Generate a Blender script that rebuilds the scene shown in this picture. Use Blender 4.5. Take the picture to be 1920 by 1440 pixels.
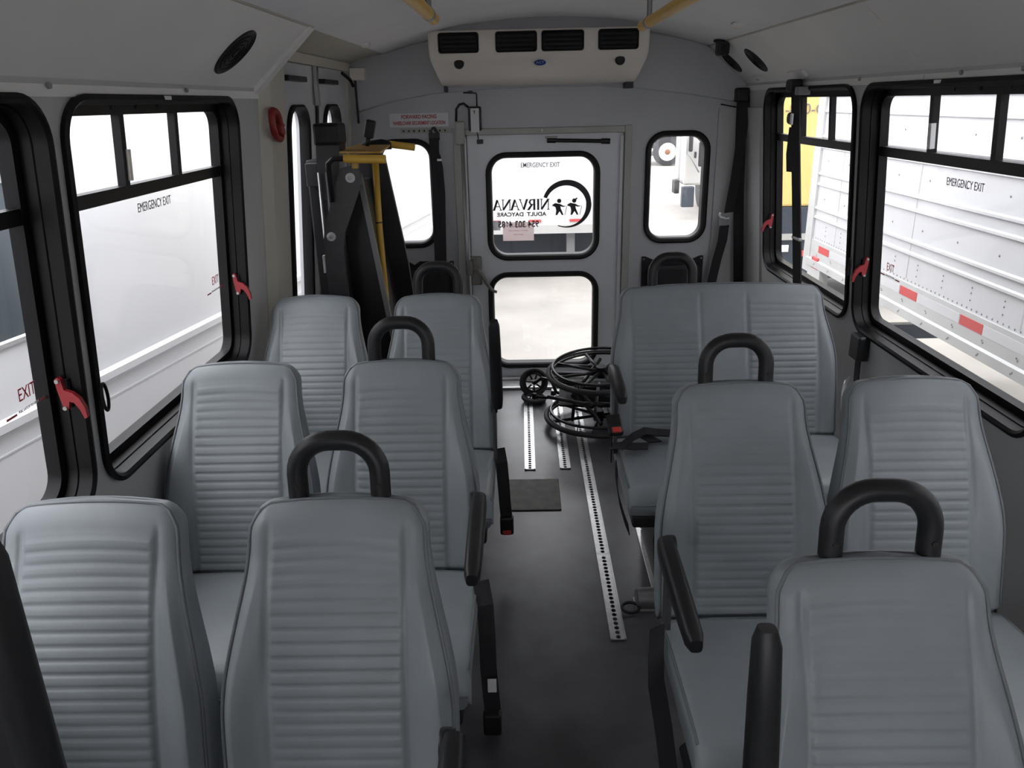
import bpy, bmesh, math, random
from mathutils import Vector, Matrix
from mathutils.geometry import tessellate_polygon
random.seed(4)
for o in list(bpy.data.objects): bpy.data.objects.remove(o)
S = bpy.context.scene
COL = S.collection

# ------------------------------------------------------------------ camera, sky, exposure
CAMLOC = Vector((-0.153, 0.0, 1.70))
PITCH, YAW, ROLL = math.radians(19.81), math.radians(-0.991), math.radians(-1.3)
F_ = Vector((math.sin(YAW)*math.cos(PITCH), math.cos(YAW)*math.cos(PITCH), -math.sin(PITCH)))
R0 = Vector((math.cos(YAW), -math.sin(YAW), 0)); U0 = R0.cross(F_)
R_ = R0*math.cos(ROLL) + U0*math.sin(ROLL); U_ = -R0*math.sin(ROLL) + U0*math.cos(ROLL)
cd = bpy.data.cameras.new('camera'); cam = bpy.data.objects.new('camera', cd); COL.objects.link(cam)
cd.sensor_width = 36; cd.sensor_fit = 'HORIZONTAL'; cd.lens = 36*1470/1920
cd.clip_start = 0.02; cd.clip_end = 300
M = Matrix.Identity(4)
for i in range(3):
    M[i][0] = R_[i]; M[i][1] = U_[i]; M[i][2] = -F_[i]; M[i][3] = CAMLOC[i]
cam.matrix_world = M
S.camera = cam
W = bpy.data.worlds.new('overcast_sky'); S.world = W; W.use_nodes = True
bg = W.node_tree.nodes['Background']; bg.inputs[0].default_value = (0.975, 0.965, 1.0, 1); bg.inputs[1].default_value = 1.0
S.view_settings.view_transform = 'Standard'; S.view_settings.look = 'None'
S.view_settings.exposure = 2.45; S.view_settings.gamma = 1.0; S.view_settings.use_curve_mapping = False

# ------------------------------------------------------------------ materials
def mat(name, col, rough=0.5, metal=0.0, spec=0.5, noise=0.0, nscale=30.0, bump=0.0, bscale=200.0, coat=0.0):
    m = bpy.data.materials.new(name); m.use_nodes = True
    nt = m.node_tree; b = nt.nodes['Principled BSDF']
    b.inputs['Base Color'].default_value = (*col, 1); b.inputs['Roughness'].default_value = rough
    b.inputs['Metallic'].default_value = metal; b.inputs['Specular IOR Level'].default_value = spec
    b.inputs['Coat Weight'].default_value = coat
    tc = None
    if noise or bump:
        tc = nt.nodes.new('ShaderNodeTexCoord')
    if noise:
        n = nt.nodes.new('ShaderNodeTexNoise'); n.inputs['Scale'].default_value = nscale; n.inputs['Detail'].default_value = 4
        nt.links.new(tc.outputs['Object'], n.inputs['Vector'])
        r = nt.nodes.new('ShaderNodeMapRange'); r.inputs[1].default_value = 0.3; r.inputs[2].default_value = 0.7
        r.inputs[3].default_value = 1-noise; r.inputs[4].default_value = 1+noise
        nt.links.new(n.outputs['Fac'], r.inputs[0])
        mx = nt.nodes.new('ShaderNodeMix'); mx.data_type = 'RGBA'; mx.blend_type = 'MULTIPLY'; mx.inputs[0].default_value = 1
        mx.inputs[6].default_value = (*col, 1)
        nt.links.new(r.outputs[0], mx.inputs[7]); nt.links.new(mx.outputs[2], b.inputs['Base Color'])
    if bump:
        n2 = nt.nodes.new('ShaderNodeTexNoise'); n2.inputs['Scale'].default_value = bscale; n2.inputs['Detail'].default_value = 2
        nt.links.new(tc.outputs['Object'], n2.inputs['Vector'])
        bp = nt.nodes.new('ShaderNodeBump'); bp.inputs['Strength'].default_value = bump; bp.inputs['Distance'].default_value = 0.002
        nt.links.new(n2.outputs['Fac'], bp.inputs['Height']); nt.links.new(bp.outputs[0], b.inputs['Normal'])
    return m

def glass(name, tint, gloss=0.03):
    m = bpy.data.materials.new(name); m.use_nodes = True; nt = m.node_tree
    for n in list(nt.nodes): nt.nodes.remove(n)
    out = nt.nodes.new('ShaderNodeOutputMaterial'); tr = nt.nodes.new('ShaderNodeBsdfTransparent'); tr.inputs[0].default_value = (*tint, 1)
    gl = nt.nodes.new('ShaderNodeBsdfGlossy'); gl.inputs['Roughness'].default_value = 0.03
    mx = nt.nodes.new('ShaderNodeMixShader'); mx.inputs[0].default_value = gloss
    nt.links.new(tr.outputs[0], mx.inputs[1]); nt.links.new(gl.outputs[0], mx.inputs[2]); nt.links.new(mx.outputs[0], out.inputs[0])
    return m

M_ = dict(
    vinyl=mat('grey_vinyl', (0.245, 0.268, 0.284), 0.42, noise=0.06, nscale=9, bump=0.12, bscale=420),
    piping=mat('dark_piping', (0.15, 0.16, 0.172), 0.45),
    black=mat('black_plastic', (0.013, 0.0135, 0.015), 0.42, spec=0.4, bump=0.1, bscale=300),
    rubber=mat('black_rubber', (0.009, 0.009, 0.010), 0.55, spec=0.3),
    frame=mat('black_window_frame', (0.0045, 0.0045, 0.005), 0.45, spec=0.2),
    webbing=mat('black_webbing', (0.012, 0.012, 0.015), 0.75, bump=0.3, bscale=600),
    wall=mat('grey_wall_panel', (0.50, 0.50, 0.495), 0.5, noise=0.03, nscale=3),
    wallrear=mat('grey_fibreglass', (0.47, 0.475, 0.49), 0.5, noise=0.04, nscale=3),
    cove=mat('offwhite_cove', (0.83, 0.82, 0.795), 0.5, noise=0.03, nscale=3),
    ceil=mat('white_headliner', (0.88, 0.875, 0.89), 0.55, noise=0.03, nscale=3),
    beige=mat('beige_trim', (0.58, 0.55, 0.47), 0.5, noise=0.05, nscale=6),
    doorw=mat('white_door_paint', (0.62, 0.63, 0.65), 0.35, noise=0.04, nscale=4),
    dframe=mat('grey_green_frame', (0.36, 0.36, 0.33), 0.45, noise=0.06, nscale=6),
    ac=mat('cream_plastic', (0.84, 0.78, 0.70), 0.4),
    acgrey=mat('grey_cowl', (0.36, 0.36, 0.37), 0.5),
    floor=mat('charcoal_rubber_floor', (0.072, 0.072, 0.079), 0.31, noise=0.35, nscale=5, bump=0.15, bscale=250),
    alu=mat('aluminium', (0.62, 0.62, 0.62), 0.32, metal=0.9, noise=0.12, nscale=40),
    dark=mat('dark_slot', (0.02, 0.02, 0.02), 0.8),
    steel=mat('dull_steel', (0.35, 0.35, 0.35), 0.35, metal=0.8),
    plate=mat('worn_floor_plate', (0.07, 0.064, 0.052), 0.6, noise=0.35, nscale=25),
    red=mat('red_plastic', (0.27, 0.012, 0.017), 0.4),
    redbtn=mat('red_button', (0.55, 0.05, 0.04), 0.4),
    yellow=mat('yellow_rail', (0.78, 0.47, 0.07), 0.4, noise=0.05),
    yelplate=mat('worn_yellow_plate', (0.55, 0.33, 0.07), 0.5, noise=0.2, nscale=18),
    liftgrey=mat('charcoal_lift_paint', (0.06, 0.06, 0.065), 0.5, noise=0.1),
    liftblack=mat('black_lift_paint', (0.012, 0.012, 0.015), 0.5),
    white=mat('white_plastic', (0.75, 0.75, 0.75), 0.4),
    sign=mat('white_sign', (0.66, 0.66, 0.67), 0.5),
    signred=mat('red_print', (0.42, 0.05, 0.06), 0.5),
    txtgrey=mat('grey_print', (0.16, 0.15, 0.16), 0.6),
    txtdark=mat('dark_print', (0.03, 0.03, 0.035), 0.6),
    blue=mat('blue_badge', (0.03, 0.07, 0.32), 0.3),
    hand=mat('grey_cast_handle', (0.20, 0.19, 0.175), 0.45, metal=0.3, noise=0.2),
    stick=None,
    glassm=glass('window_glass', (0.94, 0.95, 0.95)),
    # outside
    vanw=mat('white_bus_paint', (0.58, 0.58, 0.60), 0.35, noise=0.02, nscale=1.2),
    trlw=mat('white_trailer_paint', (0.56, 0.56, 0.575), 0.35, noise=0.03, nscale=1.5),
    trlrail=mat('trailer_rail', (0.47, 0.47, 0.465), 0.4, noise=0.06, nscale=4),
    rivet=mat('rivet_dark', (0.22, 0.22, 0.23), 0.4, metal=0.4),
    tapered=mat('red_reflective', (0.52, 0.07, 0.07), 0.4),
    yelp=mat('yellow_truck_paint', (0.60, 0.46, 0.17), 0.4, noise=0.04, nscale=1.2),
    navy=mat('navy_dark', (0.035, 0.045, 0.06), 0.5),
    concrete=mat('pale_concrete', (0.31, 0.292, 0.27), 0.85, noise=0.16, nscale=0.9, bump=0.3, bscale=12),
    tyre=mat('tyre', (0.03, 0.03, 0.033), 0.7),
    darkglass=mat('dark_tinted_glass', (0.07, 0.085, 0.095), 0.15, spec=0.7),
    cabw=mat('lowered_white_cab', (0.42, 0.415, 0.41), 0.45, noise=0.06, nscale=2),  # cab white lowered evenly to keep it from clipping, faint mottling
    purple=mat('purple_paint', (0.16, 0.05, 0.30), 0.35),
    hub=mat('white_hub', (0.6, 0.58, 0.55), 0.45, noise=0.15, nscale=12),
    rust=mat('rusty_hub', (0.22, 0.10, 0.05), 0.6),
    grey=mat('mid_grey', (0.22, 0.22, 0.23), 0.5),
    blackgloss=mat('black_tube_gloss', (0.016, 0.016, 0.018), 0.28),
)

def paper(name, col, tr):
    m = glass(name, (1, 1, 1)); nt = m.node_tree
    gl = [n for n in nt.nodes if n.type == 'BSDF_GLOSSY'][0]; mx = [n for n in nt.nodes if n.type == 'MIX_SHADER'][0]
    t2 = nt.nodes.new('ShaderNodeBsdfTranslucent'); t2.inputs[0].default_value = (*col, 1)
    nt.links.new(t2.outputs[0], mx.inputs[2]); mx.inputs[0].default_value = 1-tr
    return m
M_['stick'] = paper('backlit_sticker', (0.44, 0.385, 0.39), 0.16)
M_['stick2'] = paper('backlit_grey_sticker', (0.30, 0.30, 0.31), 0.15)
# ------------------------------------------------------------------ mesh helpers
class MB:
    def __init__(s): s.v = []; s.f = []
    def add(s, vs, fs):
        o = len(s.v); s.v += [tuple(p) for p in vs]; s.f += [tuple(i+o for i in f) for f in fs]; return s
    def box(s, lo, hi):
        (a, b, c), (d, e, g) = lo, hi
        return s.add([(a,b,c),(d,b,c),(d,e,c),(a,e,c),(a,b,g),(d,b,g),(d,e,g),(a,e,g)],
                     [(0,3,2,1),(4,5,6,7),(0,1,5,4),(1,2,6,5),(2,3,7,6),(3,0,4,7)])
    def bbox(s, lo, hi, r=0.005, seg=2, mtx=None):
        bm = bmesh.new(); bmesh.ops.create_cube(bm, size=1)
        lo = Vector(lo); hi = Vector(hi); c = (lo+hi)/2; d = hi-lo
        for v in bm.verts: v.co = Vector((v.co.x*d.x, v.co.y*d.y, v.co.z*d.z)) + c
        bmesh.ops.bevel(bm, geom=list(bm.edges), offset=min(r, min(d)*0.49), segments=seg, affect='EDGES', profile=0.5)
        return s.bm(bm, mtx)
    def bm(s, bm, mtx=None):
        bm.verts.index_update()
        vs = [(mtx @ v.co) if mtx else v.co.copy() for v in bm.verts]
        fs = [[v.index for v in f.verts] for f in bm.faces]; bm.free(); return s.add(vs, fs)
    def loops(s, loops, closed=True, cap0=False, cap1=False):
        n = len(loops[0]); vs = [p for l in loops for p in l]; fs = []
        for i in range(len(loops)-1):
            for j in range(n if closed else n-1):
                a = i*n+j; b = i*n+(j+1) % n; fs.append((a, b, b+n, a+n))
        if cap0: fs.append(tuple(range(n-1, -1, -1)))
        if cap1: fs.append(tuple(range((len(loops)-1)*n, len(loops)*n)))
        return s.add(vs, fs)
    def tube(s, path, r, n=10, closed=False, cap=True, rs=None):
        P = [Vector(p) for p in path]; N = len(P); loops = []; prev = None
        for i in range(N):
            if closed: t = (P[(i+1) % N]-P[i-1]).normalized()
            else: t = (P[min(i+1, N-1)]-P[max(i-1, 0)]).normalized()
            if prev is None:
                a = Vector((0,0,1)) if abs(t.z) < 0.9 else Vector((1,0,0)); u = t.cross(a).normalized()
            else:
                u = (prev - t*prev.dot(t)).normalized()
            prev = u; w = t.cross(u); rr = rs[i] if rs else r
            loops.append([P[i]+(u*math.cos(2*math.pi*k/n)+w*math.sin(2*math.pi*k/n))*rr for k in range(n)])
        if closed: loops.append(loops[0]); return s.loops(loops)
        return s.loops(loops, cap0=cap, cap1=cap)
    def cyl(s, a, b, r, n=16): return s.tube([a, b], r, n)
    def ribbon(s, path, wdir, width, th=0.003):
        P = [Vector(p) for p in path]; wd = [Vector(w) for w in wdir] if isinstance(wdir, list) else [Vector(wdir)]*len(P)
        loops = []
        for i, p in enumerate(P):
            t = (P[min(i+1, len(P)-1)]-P[max(i-1, 0)]).normalized(); w = wd[i].normalized(); n = t.cross(w).normalized()
            loops.append([p-w*width/2-n*th/2, p+w*width/2-n*th/2, p+w*width/2+n*th/2, p-w*width/2+n*th/2])
        return s.loops(loops, cap0=True, cap1=True)
    def poly(s, outline, holes=(), fn=None, th=0.01):
        """2D polygon with holes extruded; fn(u,v,d) -> 3D, d in {0,th}"""
        allp = [list(outline)]+[list(h) for h in holes]
        tris = tessellate_polygon([[Vector((p[0], p[1], 0)) for p in l] for l in allp])
        flat = [p for l in allp for p in l]; n = len(flat)
        vs = [fn(p[0], p[1], 0) for p in flat]+[fn(p[0], p[1], th) for p in flat]
        fs = [tuple(t) for t in tris]+[tuple(i+n for i in reversed(t)) for t in tris]
        o = 0
        for l in allp:
            k = len(l)
            for j in range(k): fs.append((o+j, o+(j+1) % k, o+(j+1) % k+n, o+j+n))
            o += k
        return s.add(vs, fs)
    def lathe(s, prof, c, axis='z', n=20):
        loops = []
        for (r, h) in prof:
            l = []
            for k in range(n):
                a = 2*math.pi*k/n; x, y = r*math.cos(a), r*math.sin(a)
                p = (x, y, h) if axis == 'z' else ((h, x, y) if axis == 'x' else (x, h, y))
                l.append(Vector(p)+Vector(c))
            loops.append(l)
        return s.loops(loops, cap0=True, cap1=True)
    def build(s, name, m, parent=None, smooth=False, world=True, mtx=None):
        me = bpy.data.meshes.new(name)
        vs = s.v
        if mtx: vs = [tuple(mtx @ Vector(p)) for p in vs]
        if parent is not None and world:
            o = root_loc(parent); vs = [(p[0]-o.x, p[1]-o.y, p[2]-o.z) for p in vs]
        me.from_pydata(vs, [], s.f); me.validate()
        bm = bmesh.new(); bm.from_mesh(me); bmesh.ops.recalc_face_normals(bm, faces=bm.faces); bm.to_mesh(me); bm.free()
        me.materials.append(M_[m] if isinstance(m, str) else m)
        if smooth:
            me.polygons.foreach_set('use_smooth', [True]*len(me.polygons))
            if smooth != True: me.set_sharp_from_angle(angle=math.radians(smooth))
        ob = bpy.data.objects.new(name, me); COL.objects.link(ob)
        if parent is not None: ob.parent = parent
        return ob

def root_loc(o):
    l = Vector(o.location)
    while o.parent: o = o.parent; l = l+Vector(o.location)
    return l
def tag(o, label=None, cat=None, group=None, kind=None):
    if label: o['label'] = label
    if cat: o['category'] = cat
    if group: o['group'] = group
    if kind: o['kind'] = kind
    return o
def thing(name, loc, label, cat, group=None, kind=None):
    o = bpy.data.objects.new(name, None); o.empty_display_size = 0.1; COL.objects.link(o); o.location = loc
    return tag(o, label, cat, group, kind)
def text(s, size, parent, m, mtx, name='lettering', sx=1.0, bold=0.0, align='CENTER'):
    c = bpy.data.curves.new('t', 'FONT'); c.body = s; c.size = size; c.align_x = align; c.align_y = 'CENTER'; c.offset = bold; c.extrude = 0.0004
    t = bpy.data.objects.new('t', c); COL.objects.link(t)
    dg = bpy.context.evaluated_depsgraph_get(); me = bpy.data.meshes.new_from_object(t.evaluated_get(dg))
    bpy.data.objects.remove(t); bpy.data.curves.remove(c)
    mb = MB(); mb.add([(v.co.x*sx, v.co.y, v.co.z) for v in me.vertices], [tuple(p.vertices) for p in me.polygons]); bpy.data.meshes.remove(me)
    return mb.build(name, m, parent, mtx=mtx)
def basis(o, x, y):
    x = Vector(x).normalized(); y = Vector(y).normalized(); z = x.cross(y)
    m = Matrix.Identity(4)
    for i in range(3): m[i][0] = x[i]; m[i][1] = y[i]; m[i][2] = z[i]; m[i][3] = o[i]
    return m
def rr(u0, u1, v0, v1, r, n=6):
    P = []
    for (cx, cy, a0) in ((u1-r, v1-r, 0), (u0+r, v1-r, 90), (u0+r, v0+r, 180), (u1-r, v0+r, 270)):
        for k in range(n+1):
            a = math.radians(a0+90*k/n); P.append((cx+r*math.cos(a), cy+r*math.sin(a)))
    return P
def smooth01(x): x = max(0, min(1, x)); return x*x*(3-2*x)

# ------------------------------------------------------------------ wall mapping
YB = 4.77; YF = -1.6
def xw(z): return 1.13+0.08*(1.74-z)
def wallpt(side, y, z, d):      # d: outward offset
    return Vector((side*(xw(z)+d), y, z+0.08*d))
def rearpt(x, z, d): return Vector((x, YB+d, z))

# ------------------------------------------------------------------ floor, walls, ceiling
fl = MB().box((-1.36, YF, -0.09), (1.36, YB+0.07, 0)).build('floor', 'floor'); tag(fl, 'dark charcoal rubber bus floor with a dull sheen', 'floor', kind='structure')

ZS, ZT = 0.795, 1.738
LWIN = [(-1.42, -0.52), (-0.465, 0.60), (0.64, 1.70), (1.742, 2.855)]
RWIN = [(0.62, 1.86), (1.92, 3.14), (3.19, 4.385)]
def side_wall(name, side, y0, y1, wins, label):
    holes = [list(reversed(rr(a+0.012, b-0.012, ZS+0.012, ZT-0.012, 0.10, 8))) for a, b in wins]
    o = MB().poly([(y0, -0.02), (y1, -0.02), (y1, 1.77), (y0, 1.77)], holes, lambda u, v, d: wallpt(side, u, v, d), 0.075).build(name, 'wall')
    return tag(o, label, 'wall', kind='structure')
side_wall('wall_left', -1, YF, 3.26, LWIN, 'grey side wall panel with dark-framed windows beside the paired seats')
side_wall('wall_right', 1, YF, YB+0.07, RWIN, 'grey side wall with dark-framed windows facing the white trailer')

CP = (0.905, 1.97)
def ceil_z(x): return CP[1]+0.133*(1-(x/CP[0])**2)
# ceiling (arched)
mb = MB(); xs = [-0.915+1.83*i/24 for i in range(25)]
prof = [(x, ceil_z(x)) for x in xs]
lo = [[Vector((x, y, z)) for x, z in prof]+[Vector((x, y, z+0.05)) for x, z in reversed(prof)] for y in (YF, YB+0.07)]
mb.loops(lo, cap0=True, cap1=True); c = mb.build('ceiling', 'ceil', smooth=40); tag(c, 'white gently arched bus ceiling', 'ceiling', kind='structure')
# coves
def cove(name, side, y0, y1, p0, p1, label, m='cove', seams=()):
    t = thing(name, (side*1.0, (y0+y1)/2, 1.75), label, 'trim', kind='structure')
    n = Vector((p1[1]-p0[1], p0[0]-p1[0])).normalized()
    cuts = [y0]+list(seams)+[y1]
    for a, b in zip(cuts[:-1], cuts[1:]):
        g = 0.003
        pts = [(p0[0]-0.004, p0[1]-0.035), p0, p1, (p1[0]+n.x*0.06, p1[1]+0.06), (p0[0]+0.1, p0[1]+0.05), (p0[0]+0.1, p0[1]-0.035)]
        l = [[Vector((side*x, y, z)) for x, z in pts] for y in (a+g, b-g)]
        MB().loops(l, cap0=True, cap1=True).build('panel', m, t)
        MB().loops([[Vector((side*x, y, z)) for x, z in ((p0[0]+0.012, p0[1]+0.012), (p1[0]+0.012, p1[1]+0.012), (p1[0]+0.05, p1[1]+0.05), (p0[0]+0.09, p0[1]+0.05))] for y in (b-0.03, b+0.03 if b != y1 else b-0.004)], cap0=True, cap1=True).build('joint_backing', m, t)
    # small rounded bead along the ceiling joint
    MB().tube([(side*(p1[0]), y0, p1[1]+0.002), (side*(p1[0]), y1, p1[1]+0.002)], 0.007, 8).build('edge_bead', 'beige', t, smooth=True)
    return t
cove('trim_1', -1, YF, 3.12, (1.13, 1.765), CP, 'slanted off-white cove panel above the left hand windows', seams=(0.9,))
cove('trim_2', 1, YF, YB+0.05, (1.13, 1.765), CP, 'slanted off-white cove panel above the windows facing the trailer', seams=(0.9, 2.68))
# lift bay soffit + end cap of the left cove
t3 = thing('trim_3', (-1.05, 3.9, 1.9), 'beige curved soffit panel above the wheelchair lift doors', 'trim', kind='structure')
pts = [(-0.905, 1.97), (-0.97, 1.962), (-1.04, 1.945), (-1.10, 1.925), (-1.135, 1.905), (-1.135, 1.885), (-1.25, 1.885), (-1.25, 2.06), (-0.905, 2.06)]
MB().loops([[Vector((x, y, z)) for x, z in pts] for y in (3.12, YB+0.07)], cap0=True, cap1=True).build('soffit', 'beige', t3, smooth=40)
MB().loops([[Vector((x, y, z)) for x, z in ((-1.13, 1.745), (-1.245, 1.745), (-1.245, 2.05), (-0.90, 2.05), (-0.90, 1.962))] for y in (3.06, 3.125)], cap0=True, cap1=True).build('end_cap', 'cove', t3)
# column between windows and lift doors
tc_ = thing('trim_4', (-1.12, 3.3, 0), 'beige vertical column between the last left window and the lift doors', 'trim', kind='structure')
MB().loops([[wallpt(-1, y, z, d) for y, d in ((3.10, -0.002), (3.16, -0.03), (3.36, -0.03), (3.38, 0.0), (3.38, 0.09), (3.10, 0.09))] for z in (0.0, 1.9)], cap0=True, cap1=True).build('column', 'beige', tc_)
# rear wall with door opening and windows
DX0, DX1, DZ0, DZ1 = -0.466, 0.446, 0.03, 1.518
RWX = (0.572, 0.952, 0.872, 1.525); LWX = (-1.01, -0.655, 0.872, 1.512)
outl = [(-1.30, -0.02), (DX0-0.02, -0.02), (DX0-0.02, DZ1+0.02), (DX1+0.02, DZ1+0.02), (DX1+0.02, -0.02), (1.30, -0.02), (xw(0.8)+0.05, 0.8), (1.2, 1.76), (0.94, 2.02)]
outl += [(x, ceil_z(x)+0.03) for x in (0.8, 0.5, 0.2, -0.2, -0.5, -0.8)]+[(-0.94, 2.02), (-1.2, 1.92), (-xw(0.8)-0.05, 0.8)]
holes = [list(reversed(rr(a+0.012, b-0.012, c0+0.012, d0-0.012, 0.11, 8))) for a, b, c0, d0 in (RWX, LWX)]
wr = MB().poly(outl, holes, rearpt, 0.07).build('wall_rear', 'wallrear'); tag(wr, 'grey rear bulkhead wall around the emergency door', 'wall', kind='structure')
# moulded cap above the seam on the rear wall
t5 = thing('trim_5', (0, YB-0.02, 1.7), 'grey moulded upper cap of the rear wall with a shallow arched lower edge', 'trim', kind='structure')
low = [(-1.105, 1.655), (-0.9, 1.71), (-0.66, 1.75), (-0.3, 1.77), (0, 1.775), (0.3, 1.772), (0.51, 1.755), (0.8, 1.72), (1.12, 1.665)]
up = [(1.125, 1.755), (0.91, 1.962)]+[(x, ceil_z(x)-0.002) for x in (0.8, 0.5, 0.2, -0.2, -0.5, -0.8)]+[(-0.91, 1.962), (-1.12, 1.90)]
MB().poly(low+up, [], lambda u, v, d: Vector((u, YB-d, v)), 0.014).build('cap_panel', 'wallrear', t5)
MB().tube([(x, YB-0.014, z) for x, z in low], 0.004, 6).build('seam_bead', 'wallrear', t5, smooth=True)
# vertical corner panel rear right
t6 = thing('trim_6', (1.13, YB-0.2, 0), 'vertical grey corner panel between rear wall and last right window', 'trim', kind='structure')
MB().loops([[Vector((xx, yy, z)) for xx, yy in ((0.985, YB-0.001), (0.985, YB-0.012), (xw(z)-0.03, YB-0.012), (xw(z)-0.012, YB-0.05), (xw(z)-0.012, YB-0.32), (xw(z)+0.01, YB-0.33), (xw(z)+0.01, YB-0.001))] for z in (0.0, 1.64)], cap0=True, cap1=True).build('corner_panel', 'wall', t6)
# unseen front bulkhead behind the camera, windscreen opening sized to set the daylight
of = [(-1.36, -0.09), (1.36, -0.09), (1.36, 2.15), (-1.36, 2.15)]
wf = MB().poly(of, [list(reversed(rr(-1.0, 1.0, 0.92, 1.68, 0.12, 6)))], lambda u, v, d: Vector((u, YF-d, v)), 0.06).build('wall_front', 'wall'); tag(wf, 'unseen front bulkhead with a windscreen opening sized to set the daylight', 'wall', kind='structure')

# ------------------------------------------------------------------ side windows
def ring(fn, rect, r, prof):
    u0, u1, v0, v1 = rect
    loops = []
    for ins, d in prof:
        loops.append([fn(u, v, d) for u, v in rr(u0+ins, u1-ins, v0+ins, v1-ins, max(r-ins, 0.02), 8)])
    return loops
GD = 0.058
def side_window(name, side, y0, y1, ndiv, label, words=None, exitw=None, vis=True):
    fn = lambda u, v, d: wallpt(side, u, v, d)
    t = thing(name, wallpt(side, (y0+y1)/2, ZS, 0), label, 'window', kind='structure')
    MB().loops(ring(fn, (y0, y1, ZS, ZT), 0.105, [(0.003, 0.0), (0.0, -0.012), (0.012, -0.016), (0.02, -0.010), (0.022, 0.02), (0.026, 0.022), (0.028, GD-0.012), (0.052, GD-0.012), (0.052, GD+0.02), (0.01, GD+0.02)])).build('frame', 'frame', t, smooth=35)
    a, b = y0+0.046, y1-0.046; zt0, zt1 = 1.474, 1.508
    def bar(u0, u1, v0, v1, nm, m='frame', d0=GD-0.010, d1=GD+0.012):
        MB().poly([(u0, v0), (u1, v0), (u1, v1), (u0, v1)], [], lambda u, v, d: fn(u, v, d0+d), d1-d0).build(nm, m, t)
    bar(a-0.01, b+0.01, zt0, zt1, 'transom_bar')
    for k in range(1, ndiv):
        u = a+(b-a)*k/ndiv; bar(u-0.012, u+0.012, zt1-0.004, ZT-0.04, 'mullion')
    if words:
        k = 1 if side < 0 else ndiv-1
        u = a+(b-a)*k/ndiv+(0.012 if side < 0 else -0.012)
        bar(u-0.008, u+0.008, 1.52, 1.60, 'slider_latch', 'ac' if side < 0 else 'sign', GD-0.016, GD+0.0)
        for q in (0.30, 0.42, 0.54):
            uu = y0+(y1-y0)*q
            MB().cyl(fn(uu, ZT-0.034, GD-0.010), fn(uu, ZT-0.034, GD-0.016), 0.006, 8).build('screw', 'dark', t)
    # panes
    def pane(pts, nm):
        MB().poly(pts, [], lambda u, v, d: fn(u, v, GD+0.002+d), 0.004).build(nm, 'glassm', t)
    full = rr(a-0.005, b+0.005, ZS+0.041, ZT-0.041, 0.06, 8)
    lowp = [(u, v) for u, v in full if v < 1.4]
    lowp = [(b+0.005, zt0+0.004), (a-0.005, zt0+0.004)]+lowp
    pane(lowp, 'pane')
    for k in range(ndiv):
        u0 = a+(b-a)*k/ndiv; u1 = a+(b-a)*(k+1)/ndiv; rad = 0.06
        P = [(u0, zt1-0.004), (u1, zt1-0.004)]
        top = ZT-0.043
        if k == ndiv-1: P += [(u1-rad+rad*math.cos(math.radians(q)), top-rad+rad*math.sin(math.radians(q))) for q in range(0, 91, 15)]
        else: P += [(u1, top)]
        if k == 0: P += [(u0+rad+rad*math.cos(math.radians(q)), top-rad+rad*math.sin(math.radians(q))) for q in range(90, 181, 15)]
        else: P += [(u0, top)]
        pane(P, 'pane')
    def decal(s, size, yc, zc, m, sx=0.7, bold=0.0):
        o = wallpt(side, yc, zc, GD-0.003)
        text(s, size, t, m, basis(o, (0, -side, 0), (side*-0.08, 0, 1)), 'lettering', sx, bold)
    if words: decal('EMERGENCY EXIT', 0.036, words[0], words[1], 'txtgrey', 0.75)
    if exitw:
        decal('EXIT', 0.042, exitw[0], exitw[1], 'signred', 0.72)
        decal('PULL LATCH TO OPEN', 0.009, exitw[0], exitw[1]-0.034, 'txtgrey', 0.8)
        o = wallpt(side, exitw[0], exitw[1]-0.033, GD-0.003)
        for q in (-1, 1):
            y = exitw[0]+q*0.062
            MB().poly([(y-0.018, exitw[1]-0.038), (y+0.018, exitw[1]-0.038), (y+0.018, exitw[1]-0.033), (y-0.018, exitw[1]-0.033)], [], lambda u, v, d: wallpt(side, u, v, GD-0.003-d), 0.0004).build('print_bar', 'signred', t)
    # white clip under the head of the frame
    yc = (y0+y1)/2+0.03*side
    MB().poly([(yc-0.015, ZT-0.012), (yc+0.015, ZT-0.012), (yc+0.015, ZT-0.002), (yc-0.015, ZT-0.002)], [], lambda u, v, d: fn(u, v, -0.021+d), 0.008).build('clip', 'white', t)
    return t
def latch(win, side, y, z, s=1.0):
    # red lever on the far jamb of a window, facing along the bus
    base = wallpt(side, y, z, 0.0)
    sg = -side
    def fn(u, v, d): return Vector((base.x+sg*(u*s)+ -sg*0.08*v*s*0, base.y-d, base.z+v*s))
    ol = [(-0.036, 0.05), (-0.028, 0.056), (-0.02, 0.05), (-0.016, 0.02), (0.004, 0.012), (0.02, -0.004), (0.03, -0.03), (0.032, -0.058), (0.024, -0.062), (0.016, -0.036), (0.004, -0.016), (-0.008, -0.012), (-0.012, -0.03), (-0.018, -0.038), (-0.026, -0.036), (-0.03, -0.01), (-0.034, 0.02)]
    l = MB().poly(ol, [], lambda u, v, d: fn(u, v, d), 0.012).build('latch', 'red', win)
    tag(l, 'red lever latch')
    for (u, v) in ((-0.028, 0.046), (-0.021, -0.03)):
        MB().cyl(fn(u, v, 0.010), fn(u, v, 0.017), 0.005, 8).build('screw', 'steel', l)
    MB().poly([(-0.04, 0.045), (-0.012, 0.045), (-0.012, -0.035), (-0.04, -0.035)], [], lambda u, v, d: fn(u, v, d-0.012), 0.012).build('latch_base', 'rubber', win)
def pull_ring(win, side, y, z):
    c = wallpt(side, y, z, -0.03)
    MB().tube([c+Vector((0, 0.012*math.cos(a)+0.012, 0.034*math.sin(a))) for a in [2*math.pi*k/18 for k in range(18)]], 0.004, 8, closed=True).build('pull_ring', 'rubber', win, smooth=True)
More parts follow.
